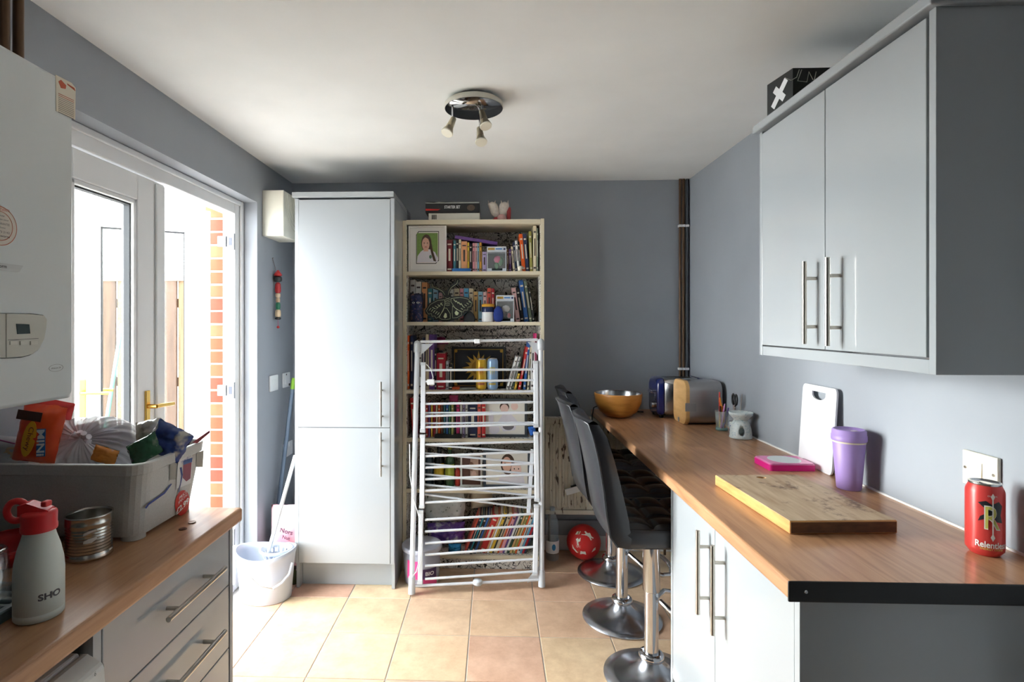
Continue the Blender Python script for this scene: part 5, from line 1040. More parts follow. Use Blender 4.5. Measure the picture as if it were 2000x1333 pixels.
# double switch on the right wall
def plate(name, label, X, ya, yb, za, zb, out, cat, m=CREAM, group=None):
    t = thing(name, label, cat, (X, (ya + yb) / 2, min(za, zb)), group)
    MB().box((X + out * .0006, ya, za), (X + out * .011, yb, zb)).build('faceplate', m, t, bev=.003); return t
sw = plate('light_switch', 'cream double light switch on the wall behind the red can', XR, 1.395, 1.497, 1.05, 1.14, -1, 'switch')
for k in (0, 1): MB().loft([[V((XR - .0112, y, z)) for y, z in rect(1.437 + k * .011, 1.4475 + k * .011, 1.074, 1.116)], [V((XR - .0145 + .002 * (z > 1.1), y, z)) for y, z in rect(1.437 + k * .011, 1.4475 + k * .011, 1.074, 1.116)]], smooth=False).build('rocker', CREAM, sw)
for y in (1.405, 1.487): MB().cyl((XR - .0112, y, 1.095), (XR - .0125, y, 1.095), .004, n=10).build('screw', STEEL, sw)
# black box on the wall cabinet
bx = V((.965, 1.893, zt + .0165)); kb = thing('games_box', 'black cardboard box with a white cross lying on the wall cabinet', 'box', (1.06, 1.82, zt + .0165))
KB = mat('matt_black_card', (34, 37, 38), .6, var=.1); bh = .118; e = V((.16, .075, 0)); f = V((.06, -.13, 0)) 
cs = [V((.945, 1.915, 0)), V((.965, 1.79, 0)), V((1.16, 1.79, 0)), V((1.16, 1.93, 0))]
MB().loft([[p + V((0, 0, z)) for p in cs] for z in (zt + .0167, zt + .0167 + bh)], smooth=False).build('carton', KB, kb, bev=.001)
dn = (cs[1] - cs[0]).normalized(); mid = (cs[0] + cs[1]) / 2 + V((0, 0, zt + .0167 + bh * .52))
for sgn in (1, -1):
    R2 = (dn * .7 + V((0, 0, .72 * sgn))).normalized(); U2 = (dn * -.72 * sgn + V((0, 0, .7))).normalized(); 
    MB().prism(rect(-.048, .048, -.011, .011) if sgn == 1 else rect(-.034, .034, -.011, .011), mid + dn.cross(V((0, 0, 1))) * (.0004 if sgn == 1 else .0007), R2, U2, .0005).build('cross_mark', WHP, kb)
for pts in ([(1533, 152), (1545, 157), (1556, 151), (1561, 136)], [(1566, 136), (1558, 158), (1576, 160), (1580, 140), (1588, 156)], [(1590, 158), (1594, 140)]):
    MB().tube([(lambda p: V((p.x, 1.7892, min(p.z, zt + .0167 + bh - .002))))(at(x, y, Y=1.789)) for x, y in pts], .0011, n=5).build('outline_lettering', mat('off_white_print', (220, 220, 210), .6), kb)
# ---------------------------------------------------------------- corner pipes, radiator, ball, bottle
for k, (x_, m_, r_) in enumerate(((1.2, PIPE, .0085), (1.221, PIPE, .0085), (1.245, mat('dark_grey_pipe', (66, 72, 80), .5), .008))):
    t = thing('corner_pipe', ['brown pipe furthest from the right wall in the back corner', 'brown pipe in the middle of three in the back corner', 'dark grey pipe tight against the right wall in the corner'][k], 'pipe', (x_, YB - .022, W + .002), 'pipes in the back corner')
    MB().cyl((x_, YB - .022, W + .002), (x_, YB - .022, H - .001), r_, n=12).build('pipe_run', m_, t)
    for z_ in (at(1337, 441, Y=YB - .03).z, at(1335, 721, Y=YB - .03).z): MB().box((x_ - .0105, YB - .034, z_ - .008), (x_ + .0105, YB - .003, z_ + .008)).build('pipe_clip', WHP, t, bev=.003)
RAD = ramp_mat('peeling_cream_paint', [(.0, (70, 58, 48)), (.36, (96, 80, 66)), (.385, (220, 215, 200)), (.9, (230, 226, 212))], .55, 16, stretch=(3, 1, .7), detail=7)
rx0, rx1, rz0, rz1 = .325, 1.12, .262, .868
ra = thing('radiator', 'cream panel radiator with peeling paint below the back wall', 'radiator', ((rx0 + rx1) / 2, YB - .07, .2))
MB().box((rx0, YB - .085, rz0), (rx1, YB - .075, rz1)).box((rx0, YB - .1, rz0), (rx1, YB - .085, rz0 + .03)).box((rx0, YB - .1, rz1 - .03), (rx1, YB - .085, rz1)).build('panel', RAD, ra, bev=.004)
nr = 20
for k in range(nr):
    x_ = rx0 + .02 + (rx1 - rx0 - .04) * (k + .5) / nr; wv = (rx1 - rx0 - .04) / nr * .28
    MB().loft([[V((x_ - wv * s_, YB - .085, z_)), V((x_ - wv * .5 * s_, YB - .099, z_)), V((x_ + wv * .5 * s_, YB - .099, z_)), V((x_ + wv * s_, YB - .085, z_))] for z_, s_ in ((rz0 + .04, .3), (rz0 + .06, 1), (rz1 - .06, 1), (rz1 - .04, .3))], smooth=False).build('flute', RAD, ra)
MB().box((rx0, YB - .1, rz1 + .0005), (rx1, YB - .03, rz1 + .008)).build('top_grille', RAD, ra); MB().box((rx0 + .1, YB - .075, .5), (rx0 + .16, YB - .0008, .56)).build('wall_bracket', STEEL, ra)
for x_ in (rx0 + .03, rx1 - .03): MB().cyl((x_, YB - .06, 0.001), (x_, YB - .06, rz0 + .01), .008, n=10).build('feed_pipe', PIPE, ra)
a_ = at(1107, 962, Y=3.44); tw = thing('socket_strip', 'small white plastic strip hooked on the radiator front', 'strip', (a_.x, 3.445, a_.z))
Tm = Matrix.Translation(a_ + V((.045, 0, .012))) @ Matrix.Rotation(-.3, 4, 'Y'); MB().box((-.055, 0, -.02), (.055, .018, .02), T=Tm).build('casing', WHP, tw, bev=.004); MB().box((-.012, -.001, .0205), (.03, .016, .03), T=Tm).build('rubber_grip', BLACK, tw, bev=.003)
bc_ = V((.563, 3.435, .106)); br = .1055
ba = thing('football', 'red and white football with a club crest lying by the skirting', 'ball', (bc_.x, bc_.y, .0005))
bm = bmesh.new(); bmesh.ops.create_icosphere(bm, subdivisions=4, radius=br); me = bpy.data.meshes.new('ball_skin')
toc = (V((0, 0, H0)) - bc_).normalized(); RR = V((0, 0, 1)).cross(toc).normalized(); UU = toc.cross(RR)
for f in bm.faces:
    f.smooth = True
bm.to_mesh(me); bm.free(); me.materials.append(mat('ball_red', (206, 38, 36), .4, var=.05)); o = bpy.data.objects.new('ball_skin', me); COL.objects.link(o); o.parent = ba; o.location = bc_ - ba.location
def ball_patch(name, pts, m, off=.0006):
    vs = []
    for x, y in pts: d = (toc + RR * x + UU * y).normalized(); vs.append(bc_ + d * (br + off))
    c = sum(vs, V()) / len(vs); c = bc_ + (c - bc_).normalized() * (br + off); n = len(vs); mids = [bc_ + ((v + c) / 2 - bc_).normalized() * (br + off) for v in vs]
    q = MB().add(vs + mids + [c], [(i, (i + 1) % n, n + (i + 1) % n, n + i) for i in range(n)] + [(n + i, n + (i + 1) % n, 2 * n) for i in range(n)], 0, True); q.build(name, m, ba)
WB = mat('ball_white', (226, 220, 204), .45, var=.06); BT = mat('ball_tan', (168, 92, 58), .5)
for pts in ([(-.62, .45), (-.5, .72), (-.2, .68), (-.3, .42)], [(-.15, .4), (.1, .72), (.45, .62), (.72, .3), (.45, .1), (.22, .36)], [(-.9, -.25), (-.62, -.62), (-.42, -.85), (-.62, -.9), (-.95, -.6)], [(-.3, -.98), (-.22, -.62), (.12, -.62), (.2, -.95)], [(.62, -.75), (.72, -.45), (.95, -.35), (1.05, -.6)]): ball_patch('white_panel', pts, WB)
for pts in ([(-.42, .44), (-.34, .72), (-.27, .71), (-.34, .42)], [(-.46, -.8), (-.36, -.6), (-.28, -.62), (-.36, -.9)]): ball_patch('tan_stripe', pts, BT, .0012)
ball_patch('crest_bird', [(-.5, .12), (-.36, .2), (-.3, .1), (-.18, .22), (-.2, .02), (-.32, -.06), (-.28, -.24), (-.4, -.24), (-.42, -.02)], WB, .001)
tx = text('crest_letters', 'LFC', WB, ba, bc_ + toc * br + RR * -.034 + UU * -.034, RR, UU, width=.03, off=.002)
for v in tx.data.vertices:
    p = v.co + ba.location - bc_; v.co = bc_ + p.normalized() * (br + .0012) - ba.location
wbp = V((.365, 3.42, .0008)); wt_ = thing('water_bottle', 'clear plastic water bottle with a white label on the floor by the airer', 'bottle', wbp)
MB().lathe(wbp, [(.034, 0), (.041, .006), (.041, .03)] + [(.041 - .0025 * (k % 2), .035 + k * .012) for k in range(14)] + [(.04, .21), (.034, .25), (.018, .285), (.014, .292), (.014, .305)], n=24).build('body', clear_mat('bottle_plastic', (190, 212, 226), .78, .08), wt_)
MB().lathe(wbp, [(.016, .3055), (.016, .325), (.001, .326)], n=16).build('cap', mat('pale_blue_cap', (170, 190, 206), .4), wt_)
q = MB(); wrap_rect(q, -.1, .1, .05, .125, (wbp.x, wbp.y, .0415, -PI / 2), 0); q.build('label', WHP, wt_); q = MB(); wrap_poly(q, ell(.005, .09, .012, .02, 16), (wbp.x, wbp.y, .0422, -PI / 2), 0); q.build('drop_logo', mat('drop_blue', (48, 140, 200), .4), wt_)
# ---------------------------------------------------------------- ceiling spotlight
lc = V((-.045, 2.3, H)); d1, d0 = at(868, 213, Z=H - .034), at(983, 213, Z=H - .034)
lc = V(((d1.x + d0.x) / 2, d1.y, H)); lr = (d0.x - d1.x) / 2
la = thing('ceiling_spotlight', 'round chrome ceiling spotlight plate with three small swivel lamps', 'ceiling light', (lc.x, lc.y, H - .16))
MB().lathe((lc.x, lc.y, H - .034), [(lr * .985, 0), (lr, .003), (lr * .99, .018), (lr * .9, .026), (lr * .8, .0315)], n=44).build('rim', mat('aged_white_rim', (214, 212, 200), .4, var=.08, scale=20), la)
MB().lathe((lc.x, lc.y, H - .0365), [(lr * .97, .002), (lr * .98, 0), (.001, 0)], n=40, caps=(False, False)).build('mirror_plate', mat('speckled_mirror', (150, 148, 146), .1, 1, var=.15, scale=40), la)
LAMPM = mat('aged_lamp_metal', (196, 186, 160), .3, .8, var=.1); LENS = mat('frosted_lens', (236, 232, 214), .5)
for (sx_, sy_), (hx_, hy_), (ex_, ey_) in (((884, 205), (890, 236), (877, 264)), ((942, 205), (938, 222), (947, 254)), ((937, 215), (946, 255), (949, 278))):
    p0 = at(sx_, sy_, Z=H - .036); k_ = p0.y; p1 = at(hx_, hy_, Y=k_); p2 = at(ex_, ey_, Y=k_ - .03)
    hd = MB().cyl(p0, V((p0.x, p0.y, p1.z + .005)), .004, n=8).build('stem', CHROME, la); d = (p2 - p1).normalized(); p1 = V((p0.x, p0.y, p1.z))
    p2 = p1 + d * .055
    MB().cyl(p1 - d * .012, p1 + d * .034, .012, .0155, n=16).build('lamp_holder', LAMPM, la)
    sh = MB().cyl(p1 + d * .034, p2 + d * .01, .0145, .0255, n=20).build('reflector', LAMPM, la); MB().cyl(p2 + d * .01, p2 + d * .014, .0255, .024, n=20).build('lens', LENS, sh)
# ---------------------------------------------------------------- left wall fittings
vb = thing('extractor_fan', 'cream square extractor fan box with curved slots high on the left wall', 'extractor fan', (-1.28, 3.2, 1.985))
vx1, vy0, vy1, vz0, vz1 = -1.215, 3.095, 3.345, 1.985, 2.25
CR2 = mat('fan_cream', (232, 230, 216), .4, var=.03)
fan = MB().box((XL + .001, vy0, vz0), (vx1, vy1, vz1)).build('housing', CR2, vb, bev=.004)
slots = MB()                                          # curved air slots cut into the housing
for k in range(7):
    r_ = .04 + k * .028; rings = []
    for i in range(11):
        a = PI / 2 * i / 10; c0 = V((0, vy1 - .012, vz1 - .012)); d = V((0, -math.sin(a), -math.cos(a)))
        rings.append([c0 + d * (r_ + e * .0035) + V((x, 0, 0)) for e, x in ((-1, vx1 - .04), (1, vx1 - .04), (1, vx1 + .01), (-1, vx1 + .01))])
    slots.loft(rings, smooth=False)
cut(fan, slots)
# painted wooden bead string
bs_ = at(541, 505, X=XL + .03); y_ = bs_.y; hs = thing('bead_hanging', 'string of painted red, black, green and natural wooden beads on the wall', 'ornament', (XL + .025, y_ + .02, at(547, 642, X=XL + .03).z))
zs = lambda py: at(544, py, X=XL + .03).z
MB().tube([(XL + .002, y_, zs(505)), (XL + .02, y_ + .008, zs(528))], .0012, n=5).build('cord', mat('brown_cord', (110, 84, 70), .8), hs); MB().cyl((XL + .001, y_, zs(505)), (XL + .01, y_, zs(505)), .002, n=6).build('nail', STEEL, hs)
for nm, a_, b_, r0_, r1_, c_ in (('red_bead', 528, 540, .008, .026, (196, 40, 40)), ('black_bead', 540, 551, .024, .024, (30, 34, 34)), ('long_red_bead', 552, 573, .016, .018, (186, 36, 40)), ('natural_bead', 573, 582, .015, .014, (226, 196, 160)), ('small_natural_bead', 582, 591, .012, .013, (220, 186, 150)), ('green_bead', 591, 605, .014, .014, (30, 110, 78)), ('tapered_natural_bead', 605, 620, .016, .017, (230, 200, 160)), ('dark_bead', 620, 625, .019, .016, (36, 38, 38))):
    za, zb_ = zs(a_), zs(b_); hh = za - zb_
    MB().lathe((XL + .028, y_ + .02, zb_), [(r1_ * .6, 0), (r1_, hh * .15), ((r0_ + r1_) / 2 * 1.05, hh * .5), (r0_, hh * .85), (r0_ * .5, hh)], n=16).build(nm, mat('bead_%d_%d' % c_[:2], c_, .3, coat=.3), hs)
MB().cyl((XL + .028, y_ + .02, zs(625)), (XL + .028, y_ + .022, zs(636)), .0014, n=5).build('pull_cord', mat('pink_cord', (196, 60, 120), .7), hs); MB().lathe((XL + .028, y_ + .022, zs(642)), [(.001, 0), (.008, .005), (.009, .01), (.001, .018)], n=12).build('red_end_bead', mat('bead_196_40', (196, 40, 40), .3), hs)
s1 = plate('wall_switch', 'white square switch plate on the left wall beside another plate', XL, 3.19, 3.305, 1.07, 1.165, 1, 'switch', WHP); MB().box((XL + .011, 3.23, 1.095), (XL + .0135, 3.265, 1.14)).build('rocker', WHP, s1, bev=.001)
s2 = plate('fused_outlet', 'white fused outlet plate next to the tall cabinet on left wall', XL, 3.39, 3.5, 1.07, 1.163, 1, 'switch', WHP); MB().box((XL + .011, 3.475, 1.075), (XL + .0145, 3.492, 1.09)).build('fuse_slot', BLACK, s2); MB().box((XL + .011, 3.42, 1.09), (XL + .014, 3.455, 1.14)).build('rocker', WHP, s2); MB().box((XL + .011, 3.43, 1.147), (XL + .0125, 3.44, 1.157)).build('indicator', BLACK, s2)
s3 = plate('wall_socket', 'white double socket low on the left wall behind the broom', XL, 3.40, 3.545, .62, .71, 1, 'socket', WHP); MB().box((XL + .011, 3.44, .68), (XL + .014, 3.46, .7)).build('rocker', WHP, s3); MB().box((XL + .011, 3.49, .68), (XL + .014, 3.51, .7)).build('rocker', WHP, s3)
# ---------------------------------------------------------------- broom, mop, bucket, bags by the wall
t_ = V((-1.315, 3.46, 1.155)); t_ = at(573, 745, Y=3.35); b_ = at(541, 1010, Y=3.24); dd = (b_ - t_).normalized(); b_ = t_ + dd * ((t_.z - .06) / -dd.z)
bm_ = thing('broom', 'grey broom handle with a lime green tip leaning in the wall gap', 'broom', (b_.x, b_.y, 0))
MB().cyl(b_, t_, .0125, n=12).build('handle', mat('grey_blue_tube', (110, 126, 146), .35, .2), bm_); MB().cyl(t_ - dd * .001, t_ - dd * -.0 + (t_ - b_).normalized() * .02, .0135, .012, n=12).build('tip', mat('lime_tip', (146, 196, 60), .5), bm_); MB().cyl(t_ + dd * .05, t_ - dd * .001, .0135, n=12).build('tip_sleeve', mat('lime_tip', (146, 196, 60), .5), bm_)
MB().box((b_.x - .025, b_.y - .09, .03), (b_.x + .025, b_.y + .09, .065)).build('head', mat('lime_tip', (146, 196, 60), .5), bm_, bev=.006)
for k in range(6): MB().box((b_.x - .02, b_.y - .085 + k * .029, .001), (b_.x + .02, b_.y - .063 + k * .029, .03)).build('bristle_tuft', mat('dark_bristle', (60, 66, 60), .9), bm_)
kc = V((-1.232, 2.895, .001)); kx, ky = .158, .125; BKM = mat('bucket_grey', (198, 206, 220), .4, var=.03)
bu = thing('mop_bucket', 'pale grey oval mop bucket with a wringer beside the tall cabinet', 'bucket', kc)
def rimz(p): return V((p.x, p.y, p.z + (.025 * ((p.x - kc.x) / kx) ** 2 if p.z > .2 else 0)))
hB = .245
MB().lathe(kc, [(.82, 0), (.85, .004), (.93, .16), (.985, hB - .03), (1.0, hB - .028), (1.02, hB), (.985, hB), (.94, hB - .03), (.84, .01), (.001, .008)], n=40, sx=kx, sy=ky, fn=rimz, caps=(True, False)).build('body', BKM, bu)
wc_ = kc + V((.055, 0, hB + .008)); wz = MB().lathe(wc_, [(.068, -.012), (.082, 0), (.084, .012), (.076, .012), (.07, .0), (.062, -.01)], n=30, sx=1.05, sy=.95, caps=(False, False)).build('wringer_rim', BKM, bu)
for k in range(18):
    a = 2 * PI * k / 18; c, s = math.cos(a), math.sin(a); MB().cyl(wc_ + V((.069 * c * 1.05, .069 * s * .95, -.004)), wc_ + V((.04 * c, .04 * s, -.085)), .0055, n=6).build('wringer_rib', BKM, wz)
for z_, r_ in ((-.035, .06), (-.06, .051)): MB().lathe(wc_ + V((0, 0, z_)), [(r_ - .003, -.004), (r_ + .002, -.004), (r_ + .003, .004), (r_ - .002, .004), (r_ - .003, -.004)], n=26, sx=1.03, sy=.96, caps=(False, False)).build('wringer_hoop', BKM, wz)
MB().lathe(wc_ + V((0, 0, -.09)), [(.042, 0), (.042, .006)], n=20).build('wringer_base', BKM, wz)
e0, e1 = kc + V((-.07, -.118, hB - .035)), kc + V((.15, -.035, hB - .04)); hp = [e0, kc + V((-.03, -.125, hB - .08)), kc + V((.03, -.138, hB - .125)), kc + V((.09, -.128, hB - .14))]
hh_ = MB().tube(hp, .0018, n=6).build('wire_handle', STEEL, bu); MB().tube([kc + V((.09, -.128, hB - .14)), kc + V((.125, -.1, hB - .125)), kc + V((.155, -.07, hB - .09)), e1 + V((.012, -.01, -.0))], .0085, n=8).build('handle_grip', BKM, hh_)
mt, mb_ = at(577, 890, Y=3.02), V((kc.x - .035, kc.y - .01, .06)); md = (mt - mb_).normalized(); mtop = mt + md * .28
mp = thing('mop', 'white mop pole standing in the grey bucket and leaning behind the cabinet', 'mop', mb_)
mtop.x = min(mtop.x, TX0 - .016); mtop.y = max(mtop.y, 3.1)
MB().cyl(mb_ + md * .02, mt, .0105, n=12).build('pole', mat('white_pole', (226, 232, 234), .35), mp); MB().lathe((mb_.x, mb_.y, mb_.z - .045), [(.035, 0), (.04, .02), (.03, .05), (.012, .075)], n=14).build('mop_head', mat('mop_cotton', (190, 190, 184), .95, var=.2, scale=40, bump=.4), mp)
# pink bag
pg = thing('pink_bag', 'pale pink printed bag standing in the gap behind the bucket', 'bag', (-1.2, 3.13, .001)); q = MB(); pillow(q, (-1.205, 3.13, .215), (1, 0, 0), (0, 0, 1), .19, .41, .09, 3, wr=.18)
q.build('sack', ramp_mat('pink_sack', [(.35, (222, 150, 164)), (.5, (238, 190, 196)), (.7, (246, 214, 216))], .45, 6), pg)
text('bag_name', 'Nors', mat('plum_print', (84, 44, 70), .6), pg, (-1.19, 3.075, .285), (1, 0, -.25), (.25, 0, 1), width=.075, bold=.02); text('bag_subtitle', 'Nut', mat('plum_print', (84, 44, 70), .6), pg, (-1.19, 3.072, .25), (1, 0, -.25), (.25, 0, 1), width=.045, bold=.02)
gb = V((-1.135, 3.05, .001)); gg = thing('green_bottle_floor', 'small dark green bottle on the floor behind the mop bucket', 'bottle', gb); MB().lathe(gb, [(.02, 0), (.023, .004), (.022, .05), (.01, .07), (.009, .08)], n=16).build('body', mat('olive_bottle', (84, 96, 60), .2), gg); MB().cyl(gb + V((0, 0, .08)), gb + V((0, 0, .095)), .011, n=12).build('cap', BLACK, gg)
# tub with pink label
tb = V((-.415, 3.115, .001)); tu = thing('washing_tub', 'clear plastic tub with a pink label and lid beside the bookcase foot', 'tub', tb)
MB().lathe(tb, [(.092, 0), (.098, .006), (.108, .19), (.106, .19), (.096, .008), (.001, .006)], n=36, caps=(True, False)).build('tub', clear_mat('cloudy_tub', (196, 198, 210), .3, .2), tu)
MB().lathe(tb, [(.113, .186), (.116, .19), (.116, .208), (.11, .212), (.1, .206), (.001, .205)], n=36).build('lid', clear_mat('cloudy_lid', (204, 206, 218), .15, .2), tu)
wv = (tb.x, tb.y, .1035, -PI / 2 + .14); q = MB(); wrap_rect(q, -.09, -.01, .05, .15, wv, tb.z, 0, .004); wrap_rect(q, -.01, .09, .01, .05, wv, tb.z, 0, .003); q.build('pink_label', mat('hot_pink_label', (224, 70, 140), .5, var=.1, scale=30), tu)
q = MB(); wrap_rect(q, -.0, .085, .05, .105, wv, tb.z, 0, .004); q.build('purple_label', mat('purple_label', (74, 50, 92), .5), tu); text('label_word', 'BIO', WHP, tu, (0, 0, tb.z + .08), (1, 0, 0), (0, 0, 1), width=.05, height=.022, wrap=(wv[0], wv[1], wv[2], wv[3] + .41), bold=.03, off=.0055)
# ---------------------------------------------------------------- on the left worktop
# big storage tub
BT_ = mat('speckled_grey_tub', (196, 196, 192), .5, var=.16, scale=260); bn = thing('storage_tub', 'large pale grey plastic storage tub full of packets on the worktop', 'tub', (-1.1, 1.47, Z))
bx0_, bx1_, byA, byB, bt_ = -1.312, -.9, 1.34, 1.60, 1.128
def br2(z, g, r=.04): return rrect(bx0_ - g * .25, bx1_ + g, byA - g, byB + g * .2, r, z)
MB().loft([br2(Z + .012, .0), br2(bt_ - .03, .03), br2(bt_ - .028, .036), br2(bt_ - .002, .04), br2(bt_, .037), br2(bt_, .028), br2(bt_ - .03, .026), br2(Z + .018, -.006)], caps=(True, False), smooth=False).build('tub_wall', BT_, bn, bev=.003)
MB().loft([br2(Z + .0125, -.012), br2(Z + .018, -.008)]).build('floor_panel', BT_, bn)
for x_ in (bx0_ + .03, bx1_ - .03):
    for y_ in (byA + .03, byB - .03): MB().cyl((x_, y_, Z), (x_, y_, Z + .014), .028, n=14).build('foot', BT_, bn)
def bside(x, y, o=.0): # photo pixel on the sloping right side of the tub
    n0 = V((1, 0, -(.03) / (bt_ - .03 - Z - .012))).normalized(); return onplane(x, y, V((bx1_ + .0008 + o, 1.4, Z + .012)), n0)
def sidepoly(name, pts, m, o=.001): 
    P_ = [bside(x, y, o) for x, y in pts]; return MB().add(P_, [tuple(range(len(P_)))]).build(name, m, bn)
DB = mat('blue_marker', (30, 62, 140), .5)
for pts in ([(283, 993), (289, 984), (320, 962), (334, 945), (336, 946), (322, 965), (291, 987), (286, 994)], [(351, 914), (355, 913), (357, 928), (353, 948), (349, 962), (348, 961), (352, 945), (354, 930)]): sidepoly('marker_line', pts, DB, .002)
sidepoly('tape', [(332, 900), (345, 897), (344, 937), (331, 938)], mat('grey_tape', (160, 158, 150), .7)); sidepoly('tape', [(384, 885), (398, 880), (396, 913), (383, 913)], mat('grey_tape', (160, 158, 150), .7))
sidepoly('paper_label', [(348, 896), (376, 890), (373, 944), (344, 956)], mat('label_white', (226, 226, 226), .6)); sidepoly('shield_print', [(358, 903), (375, 896), (372, 935), (364, 941), (357, 934)], mat('maroon_print', (140, 62, 82), .5, var=.2, scale=60), .0016); sidepoly('shield_top_print', [(358, 901), (376, 894), (375, 903), (358, 909)], mat('shield_blue', (60, 90, 150), .5), .0022)
sp = [(356 + 17 * math.cos(a) * .82 - .1 * 24 * math.sin(a), 983 + 25 * math.sin(a)) for a in [2 * PI * i / 26 for i in range(26)]]; sidepoly('price_sticker', sp, mat('red_sticker', (206, 48, 44), .5), .0012)
pA = bside(356, 989, .002); pU = (bside(356, 975, .002) - pA).normalized(); pR = (bside(366, 985.5, .002) - pA); pR = (pR - pU * pR.dot(pU)).normalized()
text('price', '£2.99', WHP, bn, pA, pR, pU, width=.06, bold=.03, off=.001); text('sticker_words', 'SPECIAL', WHP, bn, bside(357, 974, .002), pR, pU, width=.045, off=.001); text('sticker_words', 'PRICE', WHP, bn, bside(357, 967, .002), pR, pU, width=.036, off=.001); text('label_title', 'Tidy Box', DB, bn, bside(363, 898, .003), pR, pU, width=.045, off=.001)
# contents: tied carrier bag, sweet bags, crisp packets
cb_ = V((-1.135, 1.5, 1.125)); q = MB()
bq = V((.12, -.8, .55)).normalized().to_track_quat('Z', 'Y')
def bagfn(u, v):                                       # film gathered into a knot at the pole that faces the room
    a = 2 * PI * u; ph = PI * v; g = math.exp(-v * 2.6)
    cr = abs(math.sin(a * 9 + 3 * noise.noise(V((math.cos(a) * 2, math.sin(a) * 2, v * 1.5))))) - .5 + .5 * abs(math.sin(a * 21 + v * 4))
    rr = 1 + .17 * g * cr + .13 * noise.noise(V((math.cos(a) * 1.6, math.sin(a) * 1.6, v * 2.5))) + .05 * abs(noise.noise(V((math.cos(a) * 4, math.sin(a) * 4, v * 9))))
    d = V((math.sin(ph) ** .8 * math.cos(a), math.sin(ph) ** .8 * math.sin(a), math.cos(ph) * (1 - .25 * (1 - v) ** 3))) * rr
    d = bq @ d
    return cb_ + V((d.x * .125, d.y * .092, max(d.z * .082, -.085)))
BAGM = clear_mat('white_film', (232, 230, 236), .28, .25)
cbag = thing('carrier_bag', 'knotted white translucent carrier bag in the middle of the storage tub', 'bag', cb_ + V((0, 0, -.085)))
q.grid(bagfn, 150, 40); q.build('film', BAGM, cbag)
kn_ = bagfn(0, 0) + V((0, -.004, .002))
for k in range(7):
    a = -.6 + k * .55; MB().cyl(kn_, kn_ + V((math.cos(a) * .03, -.012 - .004 * (k % 2), math.sin(a) * .026)), .003, .008, n=7).build('knot_fold', mat('white_film_fold', (226, 222, 230), .35), cbag)
MB().lathe(kn_ - V((0, 0, .012)), [(.004, 0), (.012, .006), (.012, .016), (.004, .022)], n=10).build('knot', mat('white_film_fold', (226, 222, 230), .35), cbag)
for k, (dx, dy, dz, r_, c_, nm) in enumerate(((.05, .02, .02, .045, (104, 74, 128), 'purple'), (-.04, .03, .035, .035, (150, 66, 82), 'red'), (-.02, 0, -.02, .05, (186, 186, 190), 'grey'), (.04, -.02, -.03, .045, (120, 122, 130), 'charcoal'))):
    pf = MB(); pillow(pf, cb_ + V((dx, dy, dz)), (1, .2, .2), (-.2, 0, 1), r_ * 2, r_ * 1.6, r_ * .9, 50 + k, wr=.4); o = pf.build('inner_packet', mat('inner_%s' % nm, c_, .4, var=.3, scale=20), cbag)
sw_ = at(78, 846, Y=1.372); q = MB(); Rv, Uv = V((.95, .1, -.16)).normalized(), V((.16, .1, .98)).normalized()
swb = thing('sweet_bag', 'orange and red sweet bag lettered MINi standing up in the tub', 'packet', (sw_.x, sw_.y, sw_.z - .08)); ORB = ramp_mat('orange_red_foil', [(.3, (206, 40, 30)), (.5, (232, 84, 34)), (.72, (224, 60, 30))], .3, 9)
pillow(q, sw_, Rv, Uv, .105, .15, .05, 61, wr=.3); q.build('film', ORB, swb); Nv = Rv.cross(Uv)
f_ = lambda x, y, o=.031: sw_ + Rv * x + Uv * y + Nv * o
MB().prism(rect(-.011, .011, -.036, .036), f_(.026, -.018, .028), (Rv * .95 + Uv * .2), (Uv * .95 - Rv * .2), .0008).build('blue_flash', mat('sky_print', (44, 120, 190), .4), swb); text('brand_word', 'MINi', WHP, swb, f_(.026, -.018, .029), Uv * -.95 + Rv * .2, Rv * .95 + Uv * .2, width=.066, height=.019, bold=.03, off=.001)
MB().prism(ell(0, 0, .016, .045, 18), f_(-.003, -.012, .031), Rv, Uv, .0008).build('yellow_flash', mat('yellow_flash', (236, 170, 40), .4), swb); text('flavour_word', 'Chewy', mat('brown_ink', (120, 40, 24), .5), swb, f_(-.003, -.012, .0322), Uv * -1, Rv, width=.06, height=.016, off=.001)
MB().prism(rect(-.03, .03, -.012, .012), f_(-.018, .044, .026), Rv, Uv, .0008).build('dark_flash', mat('dark_brown_flash', (72, 40, 30), .4), swb)
q = MB(); rs_ = at(100, 815, Y=1.5); pillow(q, rs_, (.8, .2, -.2), (.3, 0, 1), .1, .1, .03, 63); tag(q.build('red_film_packet', mat('red_film', (222, 60, 56), .35, var=.2)), 'plain glossy red packet behind the orange sweet bag', 'packet')
zb = at(8, 874, Y=1.372); q = MB(); pillow(q, zb + V((-.02, .01, -.01)), (1, .1, -.1), (.1, .1, 1), .15, .075, .04, 65, wr=.2); zz_ = thing('zip_bag', 'clear zip-seal food bag with a purple stripe at the tub edge', 'bag', (zb.x, zb.y, zb.z - .06)); q.build('film', clear_mat('zip_film', (224, 226, 234), .3, .2), zz_)
MB().tube([zb + V((-.085, -.016, .03)), zb + V((-.02, -.018, .028)), zb + V((.04, -.012, .012))], .0018, n=5).build('zip_strip', mat('plum_zip', (150, 70, 120), .5), zz_); q = MB(); pillow(q, zb + V((0, .01, -.015)), (1, 0, 0), (0, 0, 1), .09, .05, .03, 66); q.build('food', mat('mixed_food', (206, 180, 150), .7, var=.4, scale=30), zz_)
